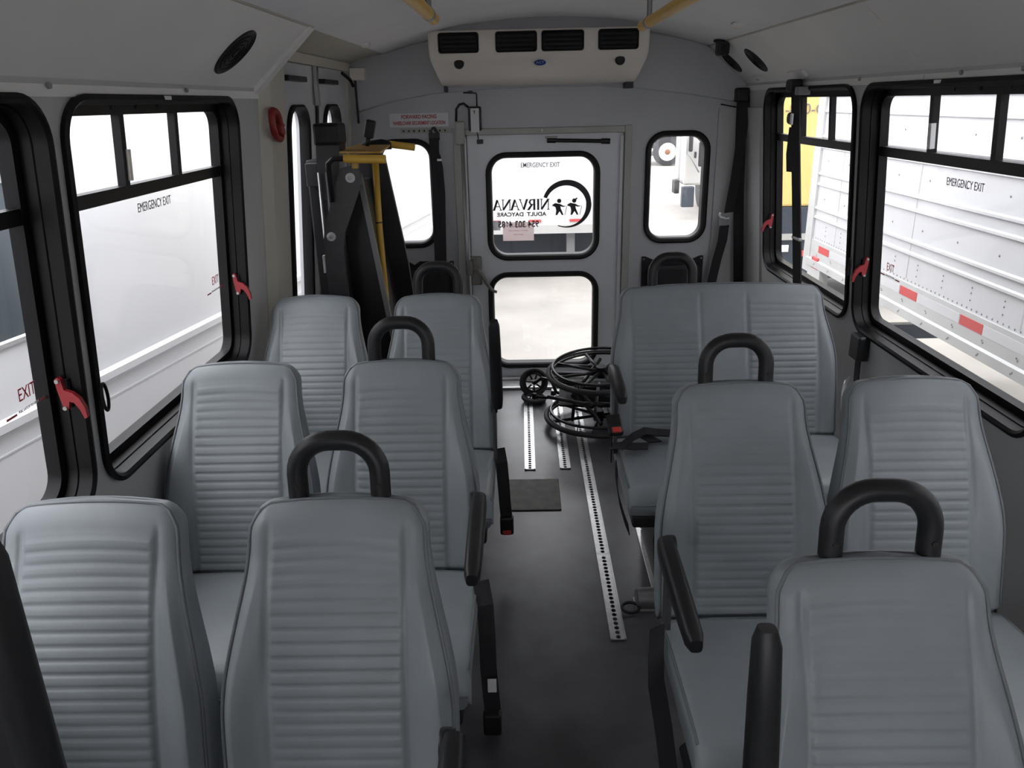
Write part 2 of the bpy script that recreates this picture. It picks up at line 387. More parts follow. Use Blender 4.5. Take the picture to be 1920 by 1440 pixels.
w0 = side_window('window_1', -1, *LWIN[0], 3, 'black-framed slider window at the driver end of the left wall')
w1 = side_window('window_2', -1, *LWIN[1], 3, 'black-framed slider window ahead of the first left seat row')
w2 = side_window('window_3', -1, *LWIN[2], 3, 'black-framed slider window beside the first left seat row', exitw=(1.585, 1.125))
w3 = side_window('window_4', -1, *LWIN[3], 3, 'black-framed slider window with emergency exit lettering beside the second left seat row', words=(2.29, 1.44), exitw=(2.705, 1.128))
w4 = side_window('window_5', 1, *RWIN[0], 3, 'black-framed slider window at the front of the right wall')
w5 = side_window('window_6', 1, *RWIN[1], 3, 'black-framed slider window with emergency exit lettering looking onto the ribbed trailer', words=(2.49, 1.425), exitw=(2.955, 1.072))
w6 = side_window('window_7', 1, *RWIN[2], 3, 'black-framed slider window beside the bench looking onto the yellow truck')
latch(w2, -1, 1.665, 1.09, 0.85); latch(w3, -1, 2.825, 1.085, 0.85); latch(w5, 1, 3.105, 1.045, 0.85); latch(w6, 1, 4.345, 1.05, 0.85)
pull_ring(w3, -1, 1.728, 1.06); pull_ring(w5, 1, 3.115, 1.05)
# unseen windscreen pane behind the camera, sized for the daylight on the seats
ws = thing('window_8', (0, YF-0.03, 0.92), 'unseen windscreen at the front of the bus, sized to set the daylight', 'window', kind='structure')
MB().poly(rr(-1.0, 1.0, 0.92, 1.68, 0.12, 6), [], lambda u, v, d: Vector((u, YF-0.03-d, v)), 0.006).build('pane', 'glassm', ws)
MB().loops([[Vector((u, YF+dd, v)) for u, v in rr(-1.0-i_, 1.0+i_, 0.92-i_, 1.68+i_, 0.12, 6)] for i_, dd in ((0.03, 0), (0.02, 0.012), (-0.02, 0.012), (-0.03, -0.03))]).build('frame', 'frame', ws, smooth=35)

# ------------------------------------------------------------------ rear wall windows + rear door
def rear_window(parent, rect, r, d0, pane=True):
    MB().loops(ring(lambda u, v, d: Vector((u, d0+d, v)), rect, r, [(0.003, 0.0), (0.002, -0.014), (0.012, -0.020), (0.028, -0.016), (0.036, -0.006), (0.038, 0.05), (0.01, 0.05)])).build('window_frame', 'rubber', parent, smooth=35)
    u0, u1, v0, v1 = rect
    return MB().poly(rr(u0+0.03, u1-0.03, v0+0.03, v1-0.03, r-0.025, 8), [], lambda u, v, d: Vector((u, d0+0.022+d, v)), 0.004).build('pane', 'glassm', parent)
t = thing('window_9', (0.76, YB, 0.87), 'tall rounded window in the rear wall behind the bench', 'window', kind='structure'); rear_window(t, RWX, 0.115, YB)
t = thing('window_10', (-0.83, YB, 0.87), 'tall rounded rear window half hidden by the wheelchair lift', 'window', kind='structure'); rear_window(t, LWX, 0.115, YB)

door = thing('door_1', (0, YB+0.01, 0.0), 'white rear emergency exit door with two rounded black-gasketed windows', 'door', kind='structure')
UP = (-0.366, 0.315, 0.782, 1.424); LO = (-0.372, 0.316, 0.088, 0.714)
YD = YB+0.012
MB().poly([(DX0, DZ0), (DX1, DZ0), (DX1, DZ1), (DX0, DZ1)], [list(reversed(rr(a+0.012, b-0.012, c0+0.012, d0-0.012, 0.12, 8))) for a, b, c0, d0 in (UP, LO)], lambda u, v, d: Vector((u, YD+d, v)), 0.045).build('leaf', 'doorw', door)
rear_window(door, LO, 0.125, YD)
pane = rear_window(door, UP, 0.125, YD)
# door frame trim
def bars(parent, items, m, nm, r=0.004):
    for lo_, hi_ in items: MB().bbox(lo_, hi_, r).build(nm, m, parent)
fr = thing('trim_7', (0, YB-0.01, 0), 'grey-green frame around the rear emergency door', 'trim', kind='structure')
bars(fr, [((-0.545, YB-0.02, 0.0), (-0.50, YB-0.001, 1.56)), ((0.45, YB-0.02, 0.0), (0.492, YB-0.001, 1.56)), ((-0.50, YB-0.02, 1.52), (0.45, YB-0.001, 1.556))], 'dframe', 'frame_bar')
bars(fr, [((-0.498, YB-0.03, 0.03), (-0.470, YB+0.01, 1.515)), ((0.425, YB-0.004, 0.03), (0.4478, YB+0.011, 1.505))], 'doorw', 'jamb_strip')
bars(fr, [((DX0-0.04, YB+0.058, 0.0), (DX0+0.03, YB+0.085, 1.56)), ((DX1-0.03, YB+0.058, 0.0), (DX1+0.04, YB+0.085, 1.56)), ((DX0-0.04, YB+0.058, 1.49), (DX1+0.04, YB+0.085, 1.57)), ((DX0-0.04, YB+0.058, 0.0), (DX1+0.04, YB+0.085, 0.06))], 'dframe', 'leak_blocker')  # unseen bars added behind the leaf to block light leaking round its edges
MB().cyl((-0.487, YB-0.036, 0.1), (-0.487, YB-0.036, 1.5), 0.008, 10).build('lock_rod', 'steel', fr, smooth=True)
MB().bbox((-0.53, YB-0.045, 1.47), (-0.475, YB-0.02, 1.60), 0.01).build('junction_cover', 'dframe', fr)
MB().cyl((-0.03, YB-0.02, 1.54), (-0.03, YB-0.026, 1.54), 0.006, 8).build('screw', 'steel', fr)
th = MB(); th.bbox((-0.50, YB-0.16, 0.0), (0.49, YB+0.0, 0.018), 0.006); th.bbox((-0.50, YB-0.03, 0.018), (0.49, YB, 0.035), 0.004)
th = th.build('trim_8', 'alu'); tag(th, 'ribbed metal threshold strip at the foot of the rear door', 'trim', kind='structure')
# strut, sensor, handle on the door
st = MB(); st.cyl((0.03, YD-0.02, 1.483), (0.34, YD-0.02, 1.472), 0.011, 12)
st = st.build('door_strut', 'black', door, smooth=40)
MB().cyl((0.0, YD-0.02, 1.485), (0.05, YD-0.02, 1.483), 0.016, 10).build('strut_end', 'black', door, smooth=40)
MB().cyl((0.315, YD-0.02, 1.473), (0.365, YD-0.02, 1.471), 0.016, 10).build('strut_end', 'black', door, smooth=40)
MB().bbox((-0.01, YD-0.03, 1.494), (0.06, YD, 1.505), 0.003).build('strut_bracket', 'dframe', door)
MB().bbox((-0.408, YD-0.02, 1.472), (-0.372, YD, 1.497), 0.003).build('sensor', 'black', door)
hd = MB(); hd.bbox((-0.475, YD-0.035, 0.64), (-0.405, YD, 0.815), 0.008); hd = hd.build('handle_plate', 'hand', door)
MB().bbox((-0.50, YD-0.045, 0.70), (-0.455, YD-0.01, 0.80), 0.006).build('latch_block', 'hand', hd)
MB().tube([(-0.43, YD-0.045, 0.745), (-0.41, YD-0.055, 0.72), (-0.375, YD-0.055, 0.655), (-0.345, YD-0.05, 0.61), (-0.315, YD-0.05, 0.598)], 0.011, 10, rs=[0.014, 0.013, 0.012, 0.011, 0.009]).build('lever', 'hand', hd, smooth=True)
# lettering on the upper pane (printed on the outside, so it reads mirrored from in here)
YP = YD+0.0195
mir = lambda x, z: basis((x, YP, z), (-1, 0, 0), (0, 0, 1))
nrm = lambda x, z: basis((x, YP, z), (1, 0, 0), (0, 0, 1))
text('EMERGENCY EXIT', 0.038, pane, 'txtgrey', nrm(-0.04, 1.343), 'lettering', 0.76, 0.0002)
def seriftext(word, x0, x1, zc, h):
    # hand drawn roman capitals, mirrored: first letter at x0 (right), going towards x1 (left)
    glyphs = {'N': (1.0, [((0.1, 0), (0.1, 1), .06), ((0.1, 1), (0.86, 0), .13), ((0.86, 0), (0.86, 1), .06)], [(0.1, 0), (0.08, 1), (0.86, 1)]),
              'I': (0.45, [((0.22, 0), (0.22, 1), .14)], [(0.22, 0), (0.22, 1)]),
              'R': (0.9, [((0.2, 0), (0.2, 1), .14), ((0.2, .97), (0.55, .97), .06), ((0.55, .97), (0.7, .85), .10), ((0.7, .85), (0.7, .62), .13), ((0.7, .62), (0.55, .5), .10), ((0.2, .5), (0.55, .5), .06), ((0.45, .5), (0.85, 0), .13)], [(0.2, 0), (0.2, 1), (0.86, 0)]),
              'V': (0.95, [((0.1, 1), (0.48, 0), .14), ((0.48, 0), (0.86, 1), .06)], [(0.1, 1), (0.86, 1)]),
              'A': (0.95, [((0.1, 0), (0.48, 1), .06), ((0.48, 1), (0.86, 0), .14), ((0.22, .35), (0.74, .35), .05)], [(0.1, 0), (0.86, 0)])}
    tot = sum(glyphs[c][0] for c in word); k = (x1-x0)/tot; x = x0
    mb = MB(); q = 0
    for c in word:
        w, st_, se = glyphs[c]
        segs = [(Vector(a), Vector(b), t_) for a, b, t_ in st_]+[(Vector((a[0]-.13, a[1])), Vector((a[0]+.13, a[1])), .05) for a in se]
        for a, b, t_ in segs:
            d = (b-a).normalized(); n = Vector((-d.y, d.x))*t_*0.8
            pts = [a-n, b-n, b+n, a+n]; q += 1
            mb.add([(x+p.x*k, YP-0.0003-q*0.000004, zc-h/2+p.y*h) for p in pts], [(0, 1, 2, 3)])
        x += w*k
    return mb
seriftext('NIRVANA', 0.012, -0.325, 1.115, 0.060).build('lettering', 'txtdark', pane)
text('ADULT  DAYCARE', 0.032, pane, 'txtdark', mir(-0.155, 1.057), 'lettering', 1.12, 0.001)
text('954 303 4685', 0.052, pane, 'txtdark', mir(-0.175, 0.998), 'lettering', 0.86, 0.0012)
# logo: tapering open ring and two walking figures with canes
lg = MB(); cx, cz, rad = 0.115, 1.108, 0.131; inn = []; out = []
for k in range(49):
    a = math.radians(160-k*(160+112)/48); w = 0.021+0.013*math.sin(math.pi*min(1, k/34)) if k < 28 else 0.006+0.0255*(1-smooth01((k-28)/20)**0.8)
    out.append((cx+(rad+w/2)*math.cos(a)*1.03, cz+(rad+w/2)*math.sin(a))); inn.append((cx+(rad-w/2)*math.cos(a)*1.03, cz+(rad-w/2)*math.sin(a)))
lg.poly(out+inn[::-1], [], lambda u, v, d: Vector((u, YP-d, v)), 0.0005); lg.build('emblem', 'txtdark', pane)
def figure(x, z, hat):
    f = MB(); s = 0.001
    body = [(-30, 20), (-18, 26), (-4, 22), (10, 20), (26, 10), (38, 8), (38, 3), (24, 2), (12, 6), (14, -8), (24, -30), (30, -46), (20, -46), (6, -24), (-8, -46), (-18, -46), (-14, -20), (-18, 0), (-26, 6), (-36, 8), (-38, 14)]
    f.poly([(x+a*s, z+b*s) for a, b in body], [], lambda u, v, d: Vector((u, YP-d, v)), 0.0005)
    f.poly([(x+(4+13*math.cos(t_))*s, z+(38+13*math.sin(t_))*s) for t_ in [2*math.pi*k/14 for k in range(14)]], [], lambda u, v, d: Vector((u, YP-d, v)), 0.0005)
    if hat: f.poly([(x+(a)*s, z+(b)*s) for a, b in ((6, 44), (18, 56), (24, 54), (18, 42))], [], lambda u, v, d: Vector((u, YP-d, v)), 0.0005)
    f.ribbon([(x+38*s, YP, z+5*s), (x+44*s, YP, z+8*s), (x+49*s, YP, z+2*s), (x+44*s, YP, z-20*s), (x+38*s, YP, z-46*s)], (1, 0, 0.05), 0.003, 0.0006)
    return f.build('emblem_figure', 'txtdark', pane)
figure(0.068, 1.095, False); figure(0.158, 1.095, True)
MB().poly([(-0.27, 0.90), (-0.082, 0.90), (-0.082, 1.012), (-0.27, 1.012)], [], lambda u, v, d: Vector((u, YP-0.002-d, v)), 0.0006).build('sticker', 'stick', pane)
for k in range(3):
    text(['EMERGENCY DOOR', 'PULL HANDLE TO OPEN', 'KEEP CLEAR'][k], 0.011, pane, 'signred', nrm(-0.176, 0.985-0.024*k-0.0) @ Matrix.Translation((0, 0, 0.0035)), 'lettering', 1.0)
MB().poly([(-0.335, 0.965), (-0.285, 0.965), (-0.285, 1.022), (-0.335, 1.022)], [], lambda u, v, d: Vector((u, YP-0.002-d, v)), 0.0006).build('sticker', 'stick2', pane)

# ------------------------------------------------------------------ lift doors on the left
def lift_door(name, y0, y1, wy0, wy1, label):
    t = thing(name, wallpt(-1, (y0+y1)/2, 0, 0.02), label, 'door', kind='structure')
    fn = lambda u, v, d: wallpt(-1, u, v, d+0.004)
    MB().poly([(y0, 0.0), (y1, 0.0), (y1, 1.875), (y0, 1.875)], [list(reversed(rr(wy0+0.012, wy1-0.012, 0.662, 1.698, 0.10, 8)))], fn, 0.05).build('leaf', 'doorw', t)
    MB().loops(ring(fn, (wy0, wy1, 0.65, 1.71), 0.115, [(0.003, 0.0), (0.002, -0.014), (0.012, -0.02), (0.026, -0.014), (0.03, -0.004), (0.031, 0.03), (0.01, 0.03)])).build('window_frame', 'rubber', t, smooth=35)
    MB().poly(rr(wy0+0.03, wy1-0.03, 0.68, 1.68, 0.09, 8), [], lambda u, v, d: wallpt(-1, u, v, 0.016+d), 0.004).build('pane', 'glassm', t)
    MB().bbox((-1.125, y0+0.02, 1.80), (-1.09, y0+0.32, 1.822), 0.004).build('stay_arm', 'black', t)
    return t
d2 = lift_door('door_2', 3.385, 3.985, 3.48, 3.83, 'white lift door leaf nearest the beige column, tall rounded window')
d3 = lift_door('door_3', 4.02, 4.70, 4.13, 4.50, 'white lift door leaf next to the rear wall, tall rounded window')
tp = thing('trim_9', (-1.12, 4.0, 1.0), 'dark seal and latch hardware between the two lift doors', 'trim', kind='structure')
MB().loops([[wallpt(-1, y, z, d) for y, d in ((3.985, -0.006), (4.02, -0.006), (4.02, 0.06), (3.985, 0.06))] for z in (0.0, 1.875)], cap0=True, cap1=True).build('centre_seal', 'rubber', tp)
MB().bbox((-1.125, 3.94, 1.70), (-1.105, 3.972, 1.88), 0.003).build('bolt_plate', 'steel', tp)
MB().loops([[wallpt(-1, y, z, d) for y, d in ((4.70, -0.008), (4.80, -0.008), (4.80, 0.07), (4.70, 0.07))] for z in (0.0, 1.90)], cap0=True, cap1=True).build('hinge_post', 'beige', tp)
MB().loops([[wallpt(-1, y, z, d) for y, d in ((3.38, -0.015), (4.75, -0.015), (4.75, 0.06), (3.38, 0.06))] for z in (1.878, 1.92)], cap0=True, cap1=True).build('head_rail', 'beige', tp)
MB().bbox((-1.105, YB-0.07, 1.83), (-1.02, YB-0.012, 1.895), 0.006).build('junction_box', 'ac', tp)
MB().bbox((-1.09, YB-0.03, 1.60), (-1.078, YB-0.016, 1.83), 0.003).build('conduit', 'black', tp)
MB().tube([(-1.09, 4.45, 1.86), (-1.085, 4.62, 1.83), (-1.08, 4.66, 1.80)], 0.009, 8).build('cable', 'black', tp, smooth=True)

# ------------------------------------------------------------------ seats
PITCHQ = 0.0234
def back_mesh(hw_top, hw_bot, inserts, hb=0.41, ht=1.0, tilt=0.31, wid_end=0.62):
    hwid = lambda z: hw_top+(hw_bot-hw_top)*smooth01((0.95-z)/(0.95-wid_end))
    rows = []; z = hb
    nch = int((0.955-hb)/PITCHQ)
    zs = [hb+(0.955-hb)*i/(nch*6) for i in range(nch*6+1)]
    zs += [0.955+0.045*math.sin(math.radians(a)) for a in (10, 20, 30, 40, 50, 60, 70, 80, 90)]
    rc_top = 0.042
    def yfront(z):      # centre-line of the front face
        s = 1.0-z
        return -tilt*s-0.035*math.sin(math.pi*min(1, s/0.6))**2*0.6
    loops = []; front_edge = []
    nF = 72 if hw_top < 0.3 else 120
    for z in zs:
        tt = (z-0.955)/0.045
        rnd = math.sqrt(max(0, 1-tt*tt)) if tt > 0 else 1.0
        hw = hwid(z)-(rc_top*(1-rnd) if tt > 0 else 0)
        th = 0.095-0.03*smooth01((z-0.55)/0.4)
        tf = th*0.5*(0.25+0.75*rnd) if tt > 0 else th*0.5
        low = smooth01((hb+0.03-z)/0.03); tf *= (1-0.5*low)
        yc = yfront(z)+0.05
        crown = 0.02*smooth01((z-0.8)/0.2)
        L = []
        def P(x, y): L.append(Vector((x, y, z-crown*(x/hw_top)**2)))
        rc = min(0.026, tf*0.95)
        for k in range(nF+1):
            x = -(hw-rc)+2*(hw-rc)*k/nF
            dy = 0.0
            for (xc, xh) in inserts:
                a = abs(x-xc)
                m = 1-smooth01((a-(xh-0.010))/0.010)
                fz = ((z-hb)/PITCHQ) % 1.0
                vis = 1-smooth01((z-0.945)/0.012)
                puff = 0.0038*(1-abs(2*fz-1)**5)*m*vis
                dy += puff
                dy -= 0.0045*math.exp(-((a-xh-0.003)/0.005)**2)*(1-smooth01((z-0.95)/0.03))
            # bolsters swell towards the sides lower down
            e = smooth01((abs(x)-(hw-0.085))/0.06)
            dy += 0.020*e*math.sin(math.pi*min(1, max(0, (z-hb)/0.50)))
            P(x, yc-tf-dy)
        for k in range(1, 6):
            a = math.radians(-90+18*k); P(hw-rc+rc*math.cos(a), yc-tf*(1-0) + rc+rc*math.sin(a) if tf > rc else yc+tf*math.sin(a))
        for k in range(6):
            a = math.radians(18*k); P(hw-rc+rc*math.cos(a), yc+tf-rc+rc*math.sin(a))
        for k in range(1, 8): P((hw-rc)*(1-2*k/8), yc+tf)
        for k in range(6):
            a = math.radians(90+18*k); P(-(hw-rc)+rc*math.cos(a), yc+tf-rc+rc*math.sin(a))
        for k in range(1, 5):
            a = math.radians(180+18*k); P(-(hw-rc)+rc*math.cos(a), yc-tf+rc+rc*math.sin(a))
        loops.append(L)
        i = nF+3; front_edge.append((L[-2].copy() if False else Vector((-L[i].x, L[i].y, L[i].z)), L[i].copy()))
    mb = MB(); mb.loops(loops, cap0=True, cap1=True)
    pp = MB(); path = [a for a, b in front_edge[::4]]+[front_edge[-1][0]]
    right = [b for a, b in front_edge[::4]]+[front_edge[-1][1]]
    top = []
    a, b = path[-1], right[-1]
    for k in range(1, 12):
        f = k/12; x = a.x+(b.x-a.x)*f
        top.append(Vector((x, a.y-0.004*math.sin(math.pi*f), 1.0-0.02*(x/hw_top)**2)))
    full = path+top+right[::-1]
    full = [p+Vector((0, -0.003, 0)) for p in full]
    pp.tube(full, 0.0036, 6)
    return mb, pp
def cushion_mesh(hw, y0, y1, splits=()):
    # y0 = front, y1 = rear; z top .455
    loops = []; n = 26
    prof = []   # side profile: (y, ztop, zbot)
    for k in range(n+1):
        f = k/n; y = y0+(y1-y0)*f
        zt = 0.455-0.022*f+0.006*math.sin(math.pi*f)
        fr_ = max(0, 1-(y-y0)/0.055)
        zt -= 0.055*(1-math.sqrt(max(0, 1-fr_*fr_)))
        zb = 0.315+0.03*fr_
        prof.append((y, zt, zb))
    def sect(y, zt, zb, sc):
        L = []; h = hw*sc; r = 0.03
        def cr(cx, cz, a0, a1, rx, m=5): 
            for q in range(m+1):
                a = math.radians(a0+(a1-a0)*q/m); L.append(Vector((cx+rx*math.cos(a), y, cz+rx*math.sin(a))))
        cr(h-r, zt-r, 0, 90, r)
        for q in range(1, 10): 
            x = (h-r)*(1-2*q/10); L.append(Vector((x, y, zt+0.008*(1-(x/h)**2))))
        cr(-(h-r), zt-r, 90, 180, r)
        cr(-(h-r), zb+r, 180, 270, r*0.7); cr(h-r, zb+r, 270, 360, r*0.7)
        return L
    for y, zt, zb in prof: loops.append(sect(y, zt, zb, 1.0))
    mb = MB(); mb.loops(loops, cap0=True, cap1=True)
    pp = MB()
    for sx in (-1, 1):
        pp.tube([(sx*(hw-0.008), y, zt-0.010) for y, zt, zb in prof[2:]], 0.004, 6)
    pp.tube([(hw*(-1+2*k/12)*0.97, y0-0.001, 0.392) for k in range(13)], 0.003, 6)
    return mb, pp
def handle_mb(w=0.197, h=0.150, r=0.0195, zb=0.955):
    pts = []; hw = w/2-r; R = 0.065; H = zb+h
    pts.append((-hw, 0.0, zb)); pts.append((-hw, 0.0, zb+0.03))
    for k in range(9):
        a = math.radians(180-90*k/8); pts.append((-hw+R+R*math.cos(a), 0, H-R+R*math.sin(a)))
    for k in range(9):
        a = math.radians(90-90*k/8); pts.append((hw-R+R*math.cos(a), 0, H-R+R*math.sin(a)))
    pts += [(hw, 0, zb+0.03), (hw, 0, zb)]
    return MB().tube(pts, r, 14)
def handle(parent, x=0.0, y=0.055):
    mt = Matrix.Translation((x, y, 0)) @ Matrix.Translation((0, 0, 0.955)) @ Matrix.Rotation(math.radians(-6), 4, 'X') @ Matrix.Translation((0, 0, -0.955))
    h = handle_mb().build('grab_handle', 'black', parent, smooth=50, world=False, mtx=mt)
    for s_ in (-1, 1):
        MB().cyl((s_*0.079, -0.018, 1.018), (s_*0.079, -0.0215, 1.018), 0.0055, 8).build('screw', 'dark', h, world=False, mtx=mt)
def armrest(parent, side, raised, y=-0.265, z=0.70):
    x = side*0.232
    mb = MB()
    prof = [(0.0, 0.020, 0.028), (0.03, 0.022, 0.032), (0.12, 0.022, 0.030), (0.24, 0.021, 0.026), (0.33, 0.019, 0.022), (0.352, 0.013, 0.015)]
    loops = []
    for d, hx, hz in prof:
        L = []
        for k in range(14):
            a = 2*math.pi*k/14; ca, sa = math.cos(a), math.sin(a)
            q = 0.62
            L.append(Vector((math.copysign(abs(ca)**q, ca)*hx, -d, math.copysign(abs(sa)**q, sa)*hz)))
        loops.append(L)
    mb.loops(loops, cap0=True, cap1=True)
    ang = {0: 2, 1: -98, 2: -76}[raised]
    if raised: z = 0.655
    mt = Matrix.Translation((x, y+(-0.015 if raised == 2 else 0.075 if raised else 0), z)) @ Matrix.Rotation(math.radians(ang), 4, 'X')
    a = mb.build('armrest', 'black', parent, smooth=50, world=False, mtx=mt)
    MB().lathe([(0.028, -0.012), (0.03, -0.008), (0.03, 0.008), (0.028, 0.012)], (x-side*0.012, y+0.0, z-0.005), 'x', 16).build('pivot', 'black', a, smooth=40, world=False)
    MB().bbox((x-side*0.012-0.006, y-0.03, z-0.22), (x-side*0.012+0.006, y+0.03, z), 0.003).build('bracket', 'liftgrey', a, world=False)
_cache = {}
def seat(loc, label, has_handle, arm, double=False, group=None):
    t = thing('bench_seat' if double else 'passenger_seat', loc, label, 'seat', group)
    key = double
    if key not in _cache:
        if double:
            b, p = back_mesh(0.405, 0.445, [(-0.225, 0.134), (0.232, 0.134)], wid_end=0.7)
            c, cp = cushion_mesh(0.445, -0.67, -0.19)
        else:
            b, p = back_mesh(0.172, 0.222, [(0.0, 0.128)])
            c, cp = cushion_mesh(0.222, -0.65, -0.19)
        tmp = []
        for mb_, nm, mm in ((b, 'backrest', 'vinyl'), (p, 'piping', 'piping'), (c, 'seat_cushion', 'vinyl'), (cp, 'piping', 'piping')):
            o = mb_.build(nm, mm, None, smooth=True); tmp.append(o.data); bpy.data.objects.remove(o)
        _cache[key] = tmp
    bm_, pm_, cm_, cpm_ = _cache[key]
    def inst(nm, me, par):
        o = bpy.data.objects.new(nm, me); COL.objects.link(o); o.parent = par; return o
    b = inst('backrest', bm_, t); inst('piping', pm_, b)
    c = inst('seat_cushion', cm_, t); inst('piping', cpm_, c)
    hw = 0.44 if double else 0.215
    # steel base
    MB().bbox((-hw+0.02, -0.62, 0.275), (hw-0.02, -0.16, 0.325), 0.01).build('seat_pan', 'liftblack', t, world=False)
    for xx in ((-0.30, 0.30) if double else (-0.13, 0.13)):
        lg_ = MB(); lg_.loops([[Vector((xx-0.018, y, z)), Vector((xx+0.018, y, z)), Vector((xx+0.018, y2, z)), Vector((xx-0.018, y2, z))] for z, y, y2 in ((0.28, -0.54, -0.22), (0.14, -0.47, -0.29), (0.03, -0.52, -0.20), (0.0, -0.56, -0.18))], cap0=True, cap1=True)
        lg_.build('leg', 'liftblack', t, world=False)
    for xx in ((-0.33, 0.33) if double else (-0.12, 0.12)):
        MB().tube([(xx, -0.20, 0.30), (xx, -0.13, 0.34), (xx, -0.12, 0.50)], 0.014, 8).build('back_upright', 'liftblack', t, smooth=True, world=False)
    if has_handle is not None: handle(t, has_handle)
    if arm: armrest(t, arm[0], arm[1])
    return t
LWX_, LAX_, RAX_, RWX_ = -0.982, -0.512, 0.406, 0.857
s_l1w = seat((LWX_, 1.285, 0), 'grey vinyl seat without handle against the left wall, foremost row', None, None)
s_l1a = seat((LAX_, 1.285, 0), 'grey vinyl aisle seat with black top handle, foremost row on the lift side', 0.0, (1, 0))
s_l2w = seat((LWX_, 2.125, 0), 'grey vinyl seat without handle against the left wall, middle row', None, None)
s_l2a = seat((LAX_, 2.125, 0), 'grey vinyl aisle seat with black top handle and lowered armrest, middle row near the lift', 0.0, (1, 0))
s_l3w = seat((-0.97, 2.965, 0), 'grey vinyl seat without handle directly in front of the wheelchair lift', None, None)
s_l3a = seat((-0.487, 2.955, 0), 'grey vinyl aisle seat with raised armrest, last row next to the folded wheelchair', 0.0, (1, 2))
s_r1a = seat((0.411, 1.055, 0), 'grey vinyl aisle seat with raised armrest, foremost row on the trailer side', 0.008, (-1, 1))
s_r2a = seat((RAX_, 1.89, 0), 'grey vinyl aisle seat with lowered armrest just ahead of the double bench', -0.005, (-1, 0))
s_r2w = seat((RWX_, 1.90, 0), 'grey vinyl seat without handle beside the window onto the trailer', None, None)
# the double bench
bench = seat((0.637, 3.05, 0), 'wide grey vinyl double bench seat in front of the rear right window', -0.19, None, double=True)
mt_ = Matrix.Translation((-0.46, -0.28, 0.745))
mbA = MB(); loops = []
for d, hx, hz in [(0.0, 0.020, 0.028), (0.03, 0.022, 0.034), (0.12, 0.022, 0.034), (0.22, 0.021, 0.03), (0.285, 0.017, 0.02), (0.30, 0.01, 0.012)]:
    loops.append([Vector((math.copysign(abs(math.cos(a))**.62, math.cos(a))*hx, -d, math.copysign(abs(math.sin(a))**.62, math.sin(a))*hz)) for a in [2*math.pi*k/14 for k in range(14)]])
mbA.loops(loops, cap0=True, cap1=True)
ar = mbA.build('armrest', 'black', bench, smooth=50, world=False, mtx=mt_)
MB().bbox((-0.455, -0.31, 0.42), (-0.441, -0.25, 0.75), 0.003).build('bracket', 'liftgrey', ar, world=False)

# seat belts on the aisle seats (parts of their seats)
def belt(seat_, pts, wdir, buckle_c, buckle_dir, btn=True, tagp=None, w=0.046):
    b = MB().ribbon(pts, wdir, w, 0.004).build('seat_belt', 'webbing', seat_)
    c_ = Vector(buckle_c); d = Vector(buckle_dir).normalized()
    s_ = Vector((0, 0, 1)).cross(d); s_ = s_.normalized() if s_.length > 0.1 else Vector((1, 0, 0))
    mt = basis(c_, s_, d)
    MB().bbox((-0.026, -0.04, -0.014), (0.026, 0.04, 0.014), 0.007, 2, mt).build('buckle', 'black', b)
    if btn: MB().bbox((-0.017, 0.016, -0.017), (0.017, 0.038, 0.017), 0.004, 2, mt).build('release_button', 'redbtn', b)
    if tagp: MB().bbox((tagp[0]-0.012, tagp[1]-0.004, tagp[2]-0.02), (tagp[0]+0.012, tagp[1]+0.004, tagp[2]+0.02), 0.001).build('label_tag', 'white', b)
X = LAX_+0.222+0.012
belt(s_l3a, [(-0.255, 2.72, 0.46), (-0.245, 2.66, 0.43), (-0.24, 2.65, 0.36), (-0.236, 2.655, 0.26), (-0.232, 2.66, 0.20)], [(1, 0.4, 0)]*5, (-0.231, 2.66, 0.165), (0, 0.1, -1))
belt(s_l2a, [(X-0.006, 1.86, 0.45), (X+0.008, 1.79, 0.42), (X+0.012, 1.765, 0.33), (X+0.012, 1.76, 0.24), (X+0.016, 1.76, 0.16), (X+0.02, 1.76, 0.09)], [(1, 0.35, 0)]*6, (X+0.018, 1.76, 0.05), (0, 0.1, -1), btn=False, tagp=(X+0.022, 1.735, 0.20))
xr = 0.406-0.222-0.022
belt(s_r2a, [(xr+0.006, 1.64, 0.46), (xr-0.006, 1.58, 0.43), (xr-0.012, 1.53, 0.38), (xr-0.010, 1.49, 0.36), (xr-0.006, 1.44, 0.32), (xr-0.004, 1.38, 0.27), (xr, 1.34, 0.22)], [(1, 0.5, 0.1)]*7, (xr+0.01, 1.32, 0.165), (0.3, -0.25, -1))
belt(bench, [(0.172, 2.74, 0.40), (0.168, 2.70, 0.50), (0.165, 2.66, 0.56), (0.165, 2.62, 0.60)], [(0, 1, 0.4)]*4, (0.163, 2.565, 0.615), (0.1, -0.8, -0.6), w=0.04)
MB().ribbon([(0.20, 2.66, 0.486), (0.25, 2.70, 0.51), (0.30, 2.74, 0.515), (0.35, 2.77, 0.495), (0.45, 2.79, 0.478), (0.62, 2.80, 0.474)], [(0, 1, 0.15)]*6, 0.05, 0.004).build('seat_belt', 'webbing', bench)
MB().ribbon([(0.165, 2.70, 0.47), (0.20, 2.67, 0.488), (0.25, 2.65, 0.492), (0.30, 2.66, 0.488), (0.335, 2.70, 0.486), (0.30, 2.745, 0.492), (0.25, 2.75, 0.488)], [(0.2, 1, 0.1)]*4+[(1, 0.2, 0)]*2+[(0.2, 1, 0)], 0.05, 0.004).build('seat_belt', 'webbing', bench)
MB().ribbon([(0.178, 2.60, 0.44), (0.172, 2.55, 0.40), (0.178, 2.50, 0.35), (0.19, 2.44, 0.31), (0.20, 2.40, 0.29)], [(-0.1, 0.5, 0.8)]*5, 0.04, 0.004).build('seat_belt', 'webbing', bench)

